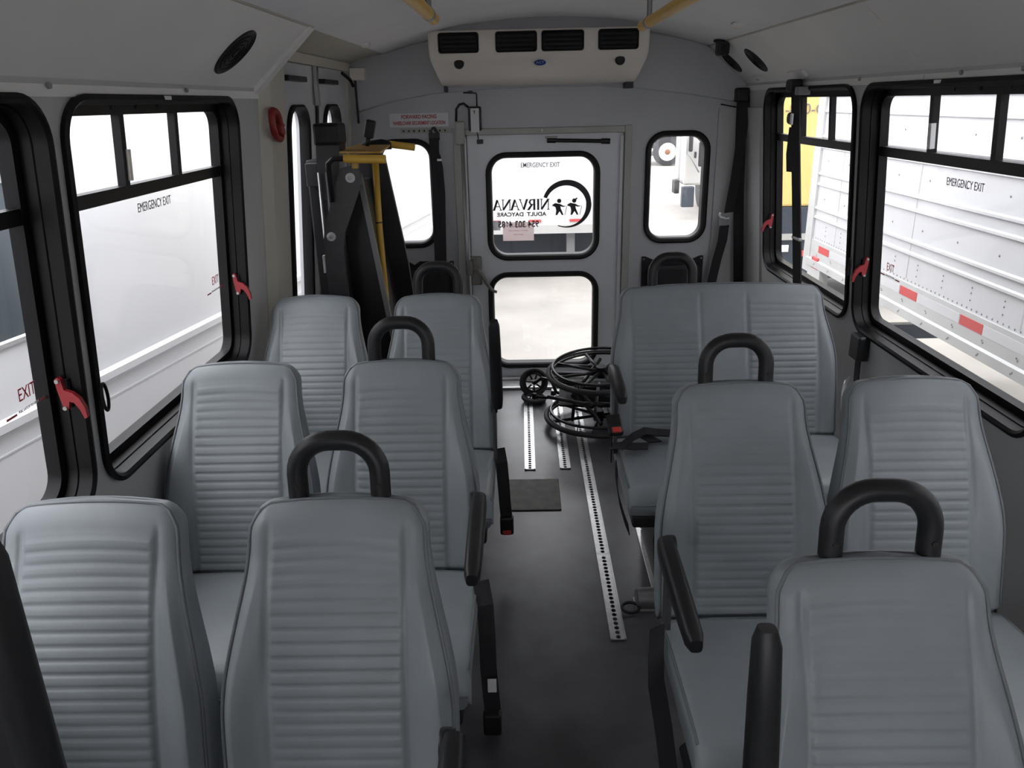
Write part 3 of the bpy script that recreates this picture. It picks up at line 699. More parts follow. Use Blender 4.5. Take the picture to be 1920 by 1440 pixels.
# ------------------------------------------------------------------ floor tracks, plate
def track(x, y0, y1, label, joints=()):
    t = thing('floor_track', (x, (y0+y1)/2, 0), label, 'track', 'aluminium anchor tracks set in the floor')
    MB().box((x-0.020, y0, 0.0005), (x+0.020, y1, 0.002)).build('slot_bed', 'dark', t)
    cuts = [y0]+list(joints)+[y1]
    for a, b in zip(cuts[:-1], cuts[1:]):
        holes = []; y = a+0.014
        while y < b-0.012:
            holes.append([(x+0.0085*math.cos(-k*math.pi/4), y+0.0105*math.sin(-k*math.pi/4)) for k in range(8)]); y += 0.0242
        MB().poly([(x-0.0265, a+0.001), (x+0.0265, a+0.001), (x+0.0265, b-0.001), (x-0.0265, b-0.001)], holes, lambda u, v, d: Vector((u, v, 0.0022+d)), 0.004).build('rail', 'alu', t)
        for sx in (-1, 1):
            MB().box((x+sx*0.0225-0.0025, a+0.001, 0.006), (x+sx*0.0225+0.0025, b-0.001, 0.009)).build('rail_lip', 'alu', t)
track(-0.134, 3.468, 4.60, 'short aluminium floor track ending at the wheelchair caster')
track(0.039, 3.474, 4.60, 'short aluminium floor track coming out from under the wheelchair wheel')
track(0.146, 2.172, 4.60, 'long aluminium floor track along the aisle with one butt joint', (2.70,))
track(0.328, 2.40, 4.60, 'aluminium floor track running under the bench beside the aisle')
pl = MB(); pl.bbox((-0.26, 3.063, 0.0), (0.0, 3.363, 0.006), 0.003); pl = pl.build('floor_hatch_plate', 'plate'); tag(pl, 'worn brownish square hatch plate in the aisle floor', 'hatch')
# tie-down retractor at the end of the track by the aisle seat
td = thing('tie_down_retractor', (0.262, 2.36, 0), 'silver drum tie-down with black loop on the aisle floor', 'tie-down')
MB().lathe([(0.03, -0.035), (0.036, -0.03), (0.036, 0.03), (0.03, 0.035)], (0.262, 2.36, 0.038), 'x', 20).build('drum', 'steel', td, smooth=40)
MB().bbox((0.222, 2.32, 0.0), (0.302, 2.40, 0.014), 0.003).build('base', 'steel', td)
MB().tube([(0.205+0.03*math.cos(a), 2.325+0.03*math.sin(a), 0.022) for a in [2*math.pi*k/20 for k in range(20)]], 0.006, 8, closed=True).build('loop', 'black', td, smooth=True)

# ------------------------------------------------------------------ folded wheelchair lying on its side
wc = thing('folded_wheelchair', (0.22, 4.08, 0), 'black folded wheelchair lying on its side at the rear door', 'wheelchair')
def wheel(cx, cy, cz, r, tx, ty, parent, spoke=8, big=True):
    N = Matrix.Translation((cx, cy, cz)) @ Matrix.Rotation(math.radians(tx), 4, 'X') @ Matrix.Rotation(math.radians(ty), 4, 'Y')
    ring_ = lambda rad, h, n=40: [N @ Vector((rad*math.cos(2*math.pi*k/n), rad*math.sin(2*math.pi*k/n), h)) for k in range(n)]
    w = MB().tube(ring_(r-0.012, 0), 0.0125, 10, closed=True).build('wheel', 'tyre', parent, smooth=True)
    MB().tube(ring_(r-0.032, 0), 0.008, 8, closed=True).build('rim', 'blackgloss', w, smooth=True)
    if big: MB().tube(ring_(r-0.038, 0.034), 0.008, 8, closed=True).build('hand_rim', 'blackgloss', w, smooth=True)
    MB().cyl(N @ Vector((0, 0, -0.03)), N @ Vector((0, 0, 0.03)), 0.028 if big else 0.012, 14).build('hub', 'black', w, smooth=40)
    for k in range(spoke):
        a = 2*math.pi*(k+0.3)/spoke
        MB().cyl(N @ Vector((0.02*math.cos(a), 0.02*math.sin(a), 0)), N @ Vector(((r-0.03)*math.cos(a), (r-0.03)*math.sin(a), 0)), 0.009 if big else 0.006, 8).build('spoke', 'blackgloss', w, smooth=True)
    if big:
        for k in range(6):
            a = 2*math.pi*k/6
            MB().cyl(N @ Vector(((r-0.034)*math.cos(a), (r-0.034)*math.sin(a), 0)), N @ Vector(((r-0.038)*math.cos(a), (r-0.038)*math.sin(a), 0.034)), 0.004, 6).build('rim_standoff', 'steel', w, smooth=True)
    return w
wheel(0.255, 4.04, 0.052, 0.305, 0, 0, wc, 6)
wheel(0.262, 4.02, 0.315, 0.30, 4, -2, wc, 8)
def tubes(paths, nm, m='blackgloss', r=0.011):
    for p in paths: MB().tube(p, r, 10).build(nm, m, wc, smooth=True)
tubes([[(0.0, 4.28, 0.10), (0.2, 4.22, 0.11), (0.45, 4.2, 0.11)], [(0.0, 4.28, 0.27), (0.2, 4.24, 0.27), (0.45, 4.2, 0.27)],
       [(-0.03, 3.95, 0.20), (0.15, 3.84, 0.20), (0.48, 3.80, 0.20)], [(0.02, 4.36, 0.19), (0.25, 4.34, 0.19), (0.5, 4.34, 0.20)]], 'frame_tube')
tubes([[(0.02, 4.22, 0.09), (0.42, 3.92, 0.30)], [(0.02, 3.94, 0.30), (0.42, 4.22, 0.09)], [(0.06, 4.1, 0.26), (0.24, 3.75, 0.12)], [(0.28, 4.28, 0.30), (0.1, 3.9, 0.22)]], 'cross_brace')
tubes([[(0.05, 4.02, 0.25), (0.14, 3.92, 0.23), (0.20, 3.82, 0.19)], [(0.34, 3.72, 0.18), (0.44, 3.70, 0.18)]], 'push_handle', 'black', 0.015)
for x in (0.10, 0.22, 0.34): MB().cyl((x, 3.9+0.1*x, 0.075), (x+0.02, 3.9+0.1*x, 0.29), 0.009, 8).build('frame_tube', 'steel' if x == 0.22 else 'blackgloss', wc, smooth=True)
fb = MB(); fb.ribbon([(0.04, 4.12, 0.135), (0.2, 4.06, 0.15), (0.45, 4.04, 0.155)], (0.05, 1, 0.1), 0.22, 0.012); fb.build('folded_seat', 'webbing', wc)
fb = MB(); fb.ribbon([(0.06, 4.1, 0.21), (0.25, 4.06, 0.225), (0.46, 4.06, 0.22)], (0.05, 1, -0.15), 0.18, 0.012); fb.build('folded_back', 'webbing', wc)
# casters: one standing up next to the door, one below
N1 = wheel(-0.098, 4.47, 0.098, 0.088, 78, 12, wc, 7, big=False)
wheel(-0.10, 4.40, 0.024, 0.075, 4, 6, wc, 6, big=False)
tubes([[(-0.098, 4.44, 0.098), (-0.05, 4.40, 0.15), (0.0, 4.30, 0.17), (0.03, 4.24, 0.11)], [(-0.1, 4.40, 0.03), (-0.02, 4.33, 0.05), (0.02, 4.26, 0.10)]], 'caster_fork', 'black', 0.009)

# ------------------------------------------------------------------ air conditioner
ac = thing('air_conditioner', (-0.052, 4.56, 1.785), 'cream ceiling air conditioning unit with four black vents above the rear door', 'air conditioner')
hw0 = 0.568; cxA = -0.052
sec = [(4.74, 2.055, 1.0), (4.40, 2.052, 1.0), (4.362, 2.045, 1.0), (4.355, 2.03, 1.0), (4.352, 1.97, 0.998), (4.354, 1.93, 0.994), (4.364, 1.905, 0.986), (4.385, 1.882, 0.974), (4.42, 1.855, 0.958), (4.47, 1.822, 0.94), (4.53, 1.797, 0.925), (4.60, 1.788, 0.918), (4.74, 1.785, 0.915)]
loops = []
for y, z, k in sec:
    L = []
    for f in (-1, -0.985, -0.955, -0.6, -0.2, 0.2, 0.6, 0.955, 0.985, 1):
        e = max(0, abs(f)-0.955)/0.045
        L.append(Vector((cxA+hw0*k*f, y+0.025*e*e*(1 if y < 4.6 else 0), z-0.006*e*(1 if z > 2.0 else 0))))
    loops.append(L)
MB().loops(loops, closed=False).build('body', 'ac', ac, smooth=40)
for f in (-1, 1):   # side cheeks
    MB().add([(cxA+hw0*k*f, y+(0.025 if y < 4.6 else 0), z) for y, z, k in sec], [tuple(range(len(sec)))]).build('side_cheek', 'ac', ac)
cw = MB(); lo_ = []; hi_ = []
for k in range(17):
    x = cxA-0.575+1.15*k/16; lo_.append(Vector((x, 4.375, 2.04))); hi_.append(Vector((x, 4.385, max(2.045, ceil_z(x)+0.002))))
b_lo = [Vector((p.x, 4.74, 2.04)) for p in lo_]; b_hi = [Vector((p.x, 4.74, p2.z)) for p, p2 in zip(lo_, hi_)]
cw.loops([lo_, hi_, b_hi, b_lo], closed=False); cw.build('cowl', 'acgrey', ac)
for (x0, x1) in ((-0.567, -0.359), (-0.274, -0.061), (-0.039, 0.178), (0.250, 0.456)):
    fnv = lambda u, v, d: Vector((u, 4.352-d, v))
    v_ = MB().loops([[Vector((u, y, z)) for u, z in rr(x0+i_, x1-i_, 1.938+i_, 2.036-i_, 0.014, 4)] for i_, y in ((0, 4.356), (0.0, 4.345), (0.006, 4.342), (0.009, 4.349))], cap1=True).build('vent', 'rubber', ac)
    for k in range(4):
        z = 1.954+0.0215*k
        MB().add([(x0+0.010, 4.3435, z), (x1-0.010, 4.3435, z), (x1-0.010, 4.3475, z+0.012), (x0+0.010, 4.3475, z+0.012)], [(0, 1, 2, 3)]).build('louvre', 'rubber', v_)
for (x, z, y) in ((-0.465, 1.889, 4.372), (0.366, 1.890, 4.372)):
    MB().lathe([(0.024, 0.008), (0.026, -0.002), (0.022, -0.008), (0.012, -0.010)], (x, y, z), 'y', 20).build('knob', 'rubber', ac, smooth=40)
bd = MB().poly([(-0.046+0.030*math.cos(a), 1.886+0.0135*math.sin(a)) for a in [2*math.pi*k/28 for k in range(28)]], [], lambda u, v, d: Vector((u, 4.372-(v-1.886)*0.6-d, v)), 0.004).build('badge', 'blue', ac)
text('ACT', 0.018, bd, 'white', basis((-0.046, 4.3672, 1.886), (1, 0, 0), (0, -0.6, 1)), 'lettering', 1.2)
for x, w_ in ((-0.57, 0.012), (0.43, 0.04)):
    MB().bbox((x, 4.60, 1.755), (x+w_, 4.74, 1.80), 0.003).build('mount_bracket', 'black', ac)

# ------------------------------------------------------------------ yellow ceiling rails
def rail(x0, y0, x1, y1, z, label):
    t = thing('ceiling_grab_rail', ((x0+x1)/2, (y0+y1)/2, z), label, 'grab rail', 'yellow grab rails under the ceiling')
    MB().tube([(x0, y0, z), (x1, y1, z)], 0.0215, 14).build('rail', 'yellow', t, smooth=50)
    n = max(2, int(abs(y1-y0)/1.1)+1)
    for k in range(n):
        f = 0.04+0.92*k/(n-1) if n > 1 else 0.5
        x = x0+(x1-x0)*f; y = y0+(y1-y0)*f; zc = ceil_z(x)
        MB().tube([(x, y, z), (x, y, zc-0.002)], 0.011, 10).build('bracket', 'steel', t, smooth=50)
        MB().cyl((x, y, zc-0.008), (x, y, zc+0.002), 0.03, 16).build('bracket_plate', 'steel', t, smooth=40)
        MB().cyl((x, y-0.025, z), (x, y+0.025, z), 0.0235, 14).build('clamp', 'steel', t, smooth=40)
    return t
rail(-0.466, 3.17, -0.472, -0.9, 1.993, 'yellow ceiling grab rail on the lift side of the aisle')
rail(0.372, 3.66, 0.40, -0.9, 1.990, 'yellow ceiling grab rail on the trailer side of the aisle')

# ------------------------------------------------------------------ ceiling fittings
def slant(side, y, f, d):   # point on the cove, f 0..1 bottom to top, d inward offset
    p0 = Vector((1.13, 1.765)); p1 = Vector(CP); p = p0.lerp(p1, f); n = Vector((-(p1.y-p0.y), (p1.x-p0.x))).normalized()
    q = p+n*d; return Vector((side*q.x, y, q.y))
def grille(side, y, f, ra, label, grp=None):
    t = thing('cove_speaker', slant(side, y, f, 0), label, 'speaker', grp)
    u = Vector((0, 1, 0)); c0 = slant(side, y, f, 0.0); w = (slant(side, y, 1, 0)-slant(side, y, 0, 0)).normalized(); n = (slant(side, y, f, 1)-c0).normalized()
    def circ(r, h): return [c0+n*h+(u*math.cos(a)+w*math.sin(a))*r for a in [2*math.pi*k/36 for k in range(36)]]
    MB().loops([circ(ra, 0.0), circ(ra, 0.004), circ(ra-0.006, 0.007), circ(ra-0.01, 0.004)], cap0=True, cap1=True).build('rim', 'black', t, smooth=35)
    for k in range(1, 5): MB().tube(circ(ra*k/5.2, 0.005), 0.0022, 6, closed=True).build('grille_ring', 'rubber', t, smooth=True)
    return t
grille(-1, 2.60, 0.47, 0.088, 'round black speaker grille in the slanted panel over the left windows')
grille(1, 4.63, 0.56, 0.078, 'round black speaker grille nearest the rear wall in the slanted panel', 'twin speakers by the rear wall')
grille(1, 4.20, 0.50, 0.078, 'round black speaker grille on the trailer side above the bench', 'twin speakers by the rear wall')
cb = thing('ceiling_camera', (0.90, 4.42, 2.0), 'small black camera bracket where ceiling meets cove above the bench', 'camera')
zc = ceil_z(0.885)
MB().bbox((0.865, 4.36, zc-0.075), (0.925, 4.44, zc+0.0), 0.012).build('housing', 'black', cb)
MB().cyl((0.895, 4.36, zc-0.045), (0.895, 4.342, zc-0.05), 0.017, 14).build('lens', 'rubber', cb, smooth=40)
MB().bbox((0.85, 4.39, zc-0.012), (0.95, 4.42, zc+0.003), 0.004).build('mount', 'black', cb)
def clight(x, y, label, m='white', sz=(0.05, 0.035)):
    t = thing('marker_light', (x, y, ceil_z(x)), label, 'light')
    z = ceil_z(x)
    MB().bbox((x-sz[0]/2, y-sz[1]/2, z-0.014), (x+sz[0]/2, y+sz[1]/2, z+0.004), 0.005).build('housing', m, t)
    MB().bbox((x-sz[0]*0.35, y-sz[1]*0.35, z-0.020), (x+sz[0]*0.35, y+sz[1]*0.35, z-0.012), 0.003).build('lens', 'ac', t)
clight(-0.80, 2.33, 'small white ceiling marker light over the left seats')
clight(-0.885, 4.05, 'small white ceiling marker light above the lift doors', 'cove', (0.045, 0.06))
clight(0.80, 3.75, 'small white ceiling marker light ahead of the black camera bracket', 'cove', (0.05, 0.07))

# ------------------------------------------------------------------ rear wall fittings
sg = thing('securement_sign', (-0.737, YB-0.002, 1.57), 'white notice with red capitals on the rear wall above the lift window', 'sign')
MB().poly([(-0.907, 1.573), (-0.567, 1.573), (-0.567, 1.648), (-0.907, 1.648)], [], lambda u, v, d: Vector((u, YB-0.0045+d, v)), 0.004).build('panel', 'sign', sg)
text('FORWARD FACING', 0.029, sg, 'signred', basis((-0.737, YB-0.0055, 1.628), (1, 0, 0), (0, 0, 1)), 'lettering', 0.8, 0.0008)
text('WHEELCHAIR SECUREMENT LOCATION', 0.027, sg, 'signred', basis((-0.737, YB-0.0055, 1.594), (1, 0, 0), (0, 0, 1)), 'lettering', 0.62, 0.0008)
# horizontal track under the sign + shoulder belt
tr = thing('wall_anchor_rail', (-0.7, YB-0.005, 1.553), 'grey horizontal anchor rail under the red-lettered notice', 'rail')
MB().poly([(-0.85, 1.537), (-0.552, 1.537), (-0.552, 1.565), (-0.85, 1.565)], [[(-0.83+0.03*k+0.006*math.cos(-q*math.pi/4), 1.551+0.006*math.sin(-q*math.pi/4)) for q in range(8)] for k in range(9)], lambda u, v, d: Vector((u, YB-0.007+d, v)), 0.006).build('rail', 'dframe', tr)
MB().box((-0.845, YB-0.0018, 1.54), (-0.556, YB-0.0008, 1.562)).build('slot_bed', 'dark', tr)
sb = thing('shoulder_belt', (-0.655, YB-0.03, 0.7), 'black shoulder belt hanging from the anchor rail left of the rear door', 'seat belt', 'hanging shoulder belts')
MB().poly([(-0.685, 1.50), (-0.622, 1.50), (-0.622, 1.535), (-0.645, 1.572), (-0.662, 1.572), (-0.685, 1.535)], [[(-0.654+0.010*math.cos(-q*math.pi/4), 1.548+0.010*math.sin(-q*math.pi/4)) for q in range(8)]], lambda u, v, d: Vector((u, YB-0.022+d, v)), 0.012).build('anchor', 'black', sb)
MB().ribbon([(-0.654, YB-0.03, 1.51), (-0.655, YB-0.045, 1.44), (-0.648, YB-0.05, 1.3), (-0.652, YB-0.07, 1.0), (-0.655, YB-0.10, 0.72)], (1, 0.2, 0), 0.056, 0.008).build('strap', 'webbing', sb)
MB().ribbon([(-0.642, YB-0.045, 1.42), (-0.628, YB-0.06, 1.35), (-0.622, YB-0.06, 1.2), (-0.628, YB-0.08, 0.95), (-0.632, YB-0.115, 0.70)], (1, -0.3, 0), 0.042, 0.006).build('strap', 'webbing', sb)
MB().bbox((-0.638, YB-0.075, 1.385), (-0.612, YB-0.05, 1.397), 0.002).build('buckle_tongue', 'alu', sb)
# right corner belt
sb = thing('shoulder_belt', (1.09, YB-0.06, 0.6), 'black shoulder belt in the rear corner behind the bench with a bright steel tongue', 'seat belt', 'hanging shoulder belts')
MB().ribbon([(xw(1.72)-0.035, YB-0.06, 1.74), (xw(1.5)-0.045, YB-0.06, 1.52), (xw(1.2)-0.055, YB-0.055, 1.2), (xw(0.8)-0.06, YB-0.055, 0.8), (xw(0.5)-0.06, YB-0.05, 0.5)], [(1, -0.2, 0)]*5, 0.058, 0.008).build('strap', 'webbing', sb)
MB().ribbon([(1.115, YB-0.075, 1.70), (1.105, YB-0.085, 1.50), (1.085, YB-0.09, 1.25), (1.06, YB-0.09, 1.06)], (1, -0.25, 0.15), 0.055, 0.006).build('strap', 'webbing', sb)
MB().ribbon([(1.04, YB-0.09, 0.985), (1.035, YB-0.09, 0.9), (1.01, YB-0.085, 0.78), (0.985, YB-0.08, 0.62), (0.97, YB-0.08, 0.50)], (1, -0.25, 0.15), 0.055, 0.006).build('strap', 'webbing', sb)
MB().bbox((1.008, YB-0.105, 0.985), (1.058, YB-0.08, 1.035), 0.006).build('buckle', 'grey', sb)
MB().tube([(1.012, YB-0.10, 1.062), (1.004, YB-0.10, 1.05), (1.014, YB-0.10, 1.036), (1.045, YB-0.10, 1.026), (1.062, YB-0.10, 1.03)], 0.007, 8).build('tongue', 'white', sb, smooth=True)
MB().bbox((1.06, YB-0.10, 1.67), (1.13, YB-0.02, 1.745), 0.01).build('retractor', 'black', sb)
MB().tube([(0.99, YB-0.02, 1.66), (1.09, YB-0.03, 1.64)], 0.004, 6).build('guide_wire', 'black', sb, smooth=True)
# window strap on the right wall
sb = thing('shoulder_belt', (1.12, 3.79, 0.85), 'long black shoulder belt hanging across the yellow truck window', 'seat belt', 'hanging shoulder belts')
X0 = lambda z: xw(z)-0.035
MB().ribbon([(X0(1.76)-0.01, 3.80, 1.765), (X0(1.7), 3.80, 1.70), (X0(1.5), 3.79, 1.5), (X0(1.3), 3.77, 1.30), (X0(1.0), 3.74, 1.0), (X0(0.8), 3.70, 0.72), (X0(0.6), 3.68, 0.5)], (0.35, -1, 0), 0.058, 0.007).build('strap', 'webbing', sb)
MB().ribbon([(X0(1.56), 3.83, 1.56), (X0(1.45)-0.01, 3.835, 1.44), (X0(1.36)-0.01, 3.83, 1.36)], (0.35, -1, 0), 0.05, 0.006).build('strap', 'webbing', sb)
MB().lathe([(0.022, -0.012), (0.026, -0.006), (0.026, 0.006), (0.022, 0.012)], (X0(1.6)-0.012, 3.83, 1.60), 'x', 18).build('height_adjuster', 'black', sb, smooth=40)
MB().bbox((X0(1.6)-0.03, 3.765, 1.572), (X0(1.6)-0.02, 3.79, 1.622), 0.004, 2).build('label_tag', 'white', sb)
MB().bbox((X0(1.06)-0.012, 3.69, 1.055), (X0(1.06)+0.006, 3.79, 1.068), 0.002).build('tongue', 'steel', sb)
MB().bbox((1.055, 3.77, 1.715), (1.118, 3.83, 1.768), 0.01).build('guide', 'black', sb)
a0 = slant(1, 3.78, 0.08, 0.0)
def covplate(parent, y, f, w, h, m='white', nm='anchor_plate'):
    pts = [(-w/2, -h/2), (w/2, -h/2), (w/2, h/2), (-w/2, h/2)]
    dv = (slant(1, y, 1, 0)-slant(1, y, 0, 0)).normalized()
    MB().poly(pts, [], lambda u, v, d: slant(1, y+u, f, 0.001+d)+dv*v, 0.012).build(nm, m, parent)
covplate(sb, 3.80, 0.14, 0.20, 0.035, 'cove')
MB().bbox((1.07, 3.70, 1.70), (1.13, 3.74, 1.735), 0.006).build('clip', 'grey', sb)
ap = thing('belt_anchor_plate', slant(1, 4.4, 0.1, 0), 'small off-white anchor plate low on the cove by the rear corner', 'plate')
covplate(ap, 4.42, 0.12, 0.16, 0.03, 'cove', 'plate'); covplate(ap, 4.42, 0.12, 0.05, 0.012, 'dframe', 'slot')
# door alarm box
al = thing('door_alarm', (-0.415, YB-0.02, 1.53), 'small black alarm box with white label and wires above the rear door', 'alarm')
MB().bbox((-0.452, YB-0.034, 1.545), (-0.377, YB, 1.678), 0.008).build('housing', 'black', al)
lb = MB().poly([(-0.437, 1.537), (-0.389, 1.537), (-0.389, 1.668), (-0.437, 1.668)], [], lambda u, v, d: Vector((u, YB-0.0345-d, v)), 0.001).build('label_plate', 'sign', al)
MB().box((-0.417, YB-0.0365, 1.638), (-0.413, YB-0.0355, 1.656)).build('mark', 'txtdark', lb); MB().box((-0.421, YB-0.0365, 1.652), (-0.409, YB-0.0355, 1.656)).build('mark', 'txtdark', lb)
MB().tube([(-0.40, YB-0.015, 1.678), (-0.40, YB-0.015, 1.74), (-0.402, YB-0.02, 1.748), (-0.43, YB-0.02, 1.752), (-0.475, YB-0.018, 1.752)], 0.004, 8).build('aerial', 'black', al, smooth=True)
MB().bbox((-0.445, YB-0.024, 1.746), (-0.422, YB-0.012, 1.762), 0.003).build('aerial_clip', 'black', al)
MB().tube([(-0.45, YB-0.02, 1.675), (-0.475, YB-0.022, 1.695), (-0.50, YB-0.022, 1.69), (-0.518, YB-0.022, 1.665), (-0.522, YB-0.022, 1.60)], 0.007, 8).build('wire_loom', 'black', al, smooth=True)
MB().tube([(-0.405, YB-0.02, 1.545), (-0.40, YB-0.022, 1.52), (-0.398, YB-0.012, 1.50)], 0.003, 6).build('lead', 'black', al, smooth=True)
# pouches
def pouch(x0, x1, z0, z1, label):
    t = thing('belt_pouch', ((x0+x1)/2, YB-0.03, z0), label, 'pouch', 'black pouches on the rear wall')
    w = x1-x0
    ol = [(x0, z0), (x1, z0), (x1, z1), (x1-0.02, z1), (x1-w*0.18, z1-0.02), (x1-w*0.3, z1+0.002), (x0+w*0.3, z1+0.002), (x0+w*0.18, z1-0.02), (x0+0.02, z1), (x0, z1)]
    MB().poly(ol, [], lambda u, v, d: Vector((u, YB-0.012+d, v)), 0.010).build('back_panel', 'webbing', t)
    MB().bbox((x0+0.03, YB-0.075, z0), (x1-0.03, YB-0.012, z1-0.05), 0.02).build('body', 'webbing', t)
    for xx in (x0+0.012, x1-0.012):
        for zz in (z0+0.02, z1-0.015): MB().cyl((xx, YB-0.013, zz), (xx, YB-0.017, zz), 0.006, 8).build('snap', 'steel', t)
pouch(0.573, 0.945, 0.50, 0.795, 'black storage pouch on the rear wall behind the bench handle')
pouch(-0.87, -0.575, 0.48, 0.79, 'black storage pouch on the rear wall between lift and rear door')
# red belt cutter ring on the beige column
rc_ = thing('belt_cutter', wallpt(-1, 3.235, 1.60, -0.04), 'red plastic loop belt cutter on the beige column', 'belt cutter')
cen = wallpt(-1, 3.175, 1.638, -0.045)
MB().tube([cen+Vector((0.004*math.cos(a)*0, 0.052*math.copysign(abs(math.cos(a))**0.7, math.cos(a)), 0.050*math.sin(a)-0.018*math.cos(a))) for a in [2*math.pi*k/28 for k in range(28)]], 0.013, 10, closed=True).build('loop', 'red', rc_, smooth=True)
MB().bbox((cen.x-0.012, cen.y+0.03, cen.z-0.04), (cen.x+0.016, cen.y+0.062, cen.z+0.005), 0.008).build('blade_guard', 'red', rc_)
MB().bbox((cen.x+0.014, cen.y+0.05, cen.z-0.018), (cen.x+0.02, cen.y+0.06, cen.z-0.006), 0.002).build('stud', 'alu', rc_)
# wall retractor + white carton by the bench
wrn = thing('belt_retractor', (xw(0.75)-0.03, 3.0, 0.70), 'black belt retractor box low on the wall beside the bench', 'retractor')
MB().bbox((xw(0.8)-0.045, 2.96, 0.70), (xw(0.75)-0.002, 3.05, 0.80), 0.008).build('housing', 'black', wrn)
MB().ribbon([(xw(0.7)-0.03, 3.0, 0.705), (xw(0.65)-0.035, 2.99, 0.62), (xw(0.6)-0.04, 2.97, 0.50)], (0, 1, 0), 0.046, 0.004).build('strap', 'webbing', wrn)
wp = thing('folded_paper', (1.11, 2.87, 0.45), 'crumpled white paper sheet stuck between bench end and wall', 'paper')
mb = MB(); loops = []
for k in range(9):
    f = k/8; z = 0.45+0.18*f; w1 = 0.006*math.sin(6*f); w2 = 0.008*math.cos(5*f)
    a = [Vector((1.088+w1+0.012*f, 2.86+0.05*f, z)), Vector((1.100+w2+0.012*f, 2.89+0.05*f, z+0.008*math.sin(9*f))), Vector((1.118+w1+0.014*f, 2.92+0.04*f, z)), Vector((1.135+w2+0.01*f, 2.95+0.03*f, z+0.004))]
    loops.append(a+[p+Vector((0.006, 0.004, 0)) for p in reversed(a)])
mb.loops(loops, cap0=True, cap1=True); mb.build('sheet', 'white', wp)

# small screws along the side walls' top strip
def wscrew(side, y):
    s_ = MB(); p = wallpt(side, y, 1.752, -0.006)
    s_.lathe([(0.007, -0.003), (0.007, 0.002), (0.004, 0.004)] if side > 0 else [(0.004, -0.004), (0.007, -0.002), (0.007, 0.003)], p, 'x', 10)
    return s_
for side, nm, ys in ((-1, 'wall_left', (1.72, 2.43)), (1, 'wall_right', (2.45, 3.17, 2.15))):
    for y in ys: wscrew(side, y).build('screw', 'steel', bpy.data.objects[nm], smooth=40)

# ------------------------------------------------------------------ wheelchair lift (folded)
lf = thing('wheelchair_lift', (-0.92, 3.85, 0), 'folded black wheelchair lift with yellow handrails in front of the lift doors', 'wheelchair lift')
pxz = lambda pts, y, th, nm, m, par=lf: MB().poly(pts, [], lambda u, v, d: Vector((u, y+d, v)), th).build(nm, m, par)
MB().bbox((-1.10, 3.46, 0.0), (-0.62, 4.55, 0.035), 0.008).build('base_plate', 'liftblack', lf)
tw = MB().bbox((-1.125, 3.66, 0.03), (-0.975, 3.78, 1.47), 0.008).build('tower', 'liftblack', lf)
pxz([(-1.055, 1.30), (-0.985, 1.30), (-0.965, 1.40), (-0.950, 1.57), (-1.055, 1.57), (-1.062, 1.42)], 3.60, 0.13, 'tower_hood', 'liftgrey', tw)
MB().bbox((-1.065, 3.585, 1.535), (-0.945, 3.735, 1.628), 0.014).build('tower_cap', 'black', tw)
MB().bbox((-1.115, 3.60, 1.36), (-1.06, 3.66, 1.46), 0.004).build('side_bracket', 'liftgrey', tw)
MB().cyl((-1.055, 3.60, 0.1), (-1.055, 3.60, 1.42), 0.009, 10).build('guide_rod', 'steel', tw, smooth=True)
MB().cyl((-1.015, 3.60, 0.1), (-1.015, 3.60, 1.42), 0.014, 10).build('guide_rod', 'liftgrey', tw, smooth=True)
tw2 = MB().bbox((-1.085, 4.42, 0.03), (-0.975, 4.54, 1.47), 0.008).build('tower', 'liftblack', lf)
# front lifting arm
arm = pxz([(-0.945, 1.44), (-0.90, 1.452), (-0.862, 1.43), (-0.858, 1.38), (-0.952, 1.16), (-0.962, 1.09), (-0.965, 0.10), (-1.05, 0.10), (-1.05, 1.13), (-1.035, 1.20)], 3.54, 0.03, 'lift_arm', 'liftgrey')
for (x, z, r_) in ((-0.903, 1.40, 0.021), (-1.012, 1.145, 0.02)):
    d_ = MB().lathe([(r_, 0.003), (r_, -0.008), (r_*0.8, -0.011)], (x, 3.54, z), 'y', 22).build('pivot_disc', 'sign', arm, smooth=40)
    MB().lathe([(r_*0.4, 0.0), (r_*0.4, -0.014), (r_*0.25, -0.015)], (x, 3.54, z), 'y', 12).build('pivot_bolt', 'steel', d_, smooth=40)
MB().bbox((-1.062, 3.535, 0.98), (-1.052, 3.56, 1.06), 0.002).build('white_tab', 'sign', arm)
# side plates of the folded platform
pxz([(-1.02, 1.42), (-0.915, 1.42), (-0.885, 1.40), (-0.80, 0.72), (-0.715, 0.04), (-1.02, 0.04)], 3.70, 0.03, 'platform_side', 'liftblack')
MB().ribbon([(-0.893, 3.69, 1.40), (-0.858, 3.69, 1.13), (-0.805, 3.69, 0.72), (-0.72, 3.69, 0.06)], (1, 0, 0.13), 0.022, 0.03).build('edge_bar', 'grey', lf)
pxz([(-0.90, 1.475), (-0.845, 1.475), (-0.825, 1.44), (-0.745, 0.93), (-0.665, 0.04), (-0.93, 0.04)], 4.02, 0.035, 'platform_side', 'liftblack')
for y0 in (3.74,):
    pxz([(-0.97, 1.36), (-0.90, 1.36), (-0.78, 0.50), (-0.74, 0.06), (-0.97, 0.06)], 3.74, 0.28, 'platform_deck', 'liftblack')
MB().tube([(-0.835, 3.80, 1.45), (-0.84, 3.80, 1.15), (-0.835, 3.80, 0.8), (-0.82, 3.80, 0.45)], 0.0155, 10).build('handrail_post', 'yellow', lf, smooth=True)
MB().cyl((-0.8395, 3.80, 1.165), (-0.8395, 3.80, 1.171), 0.0162, 10).build('post_joint', 'liftblack', lf)
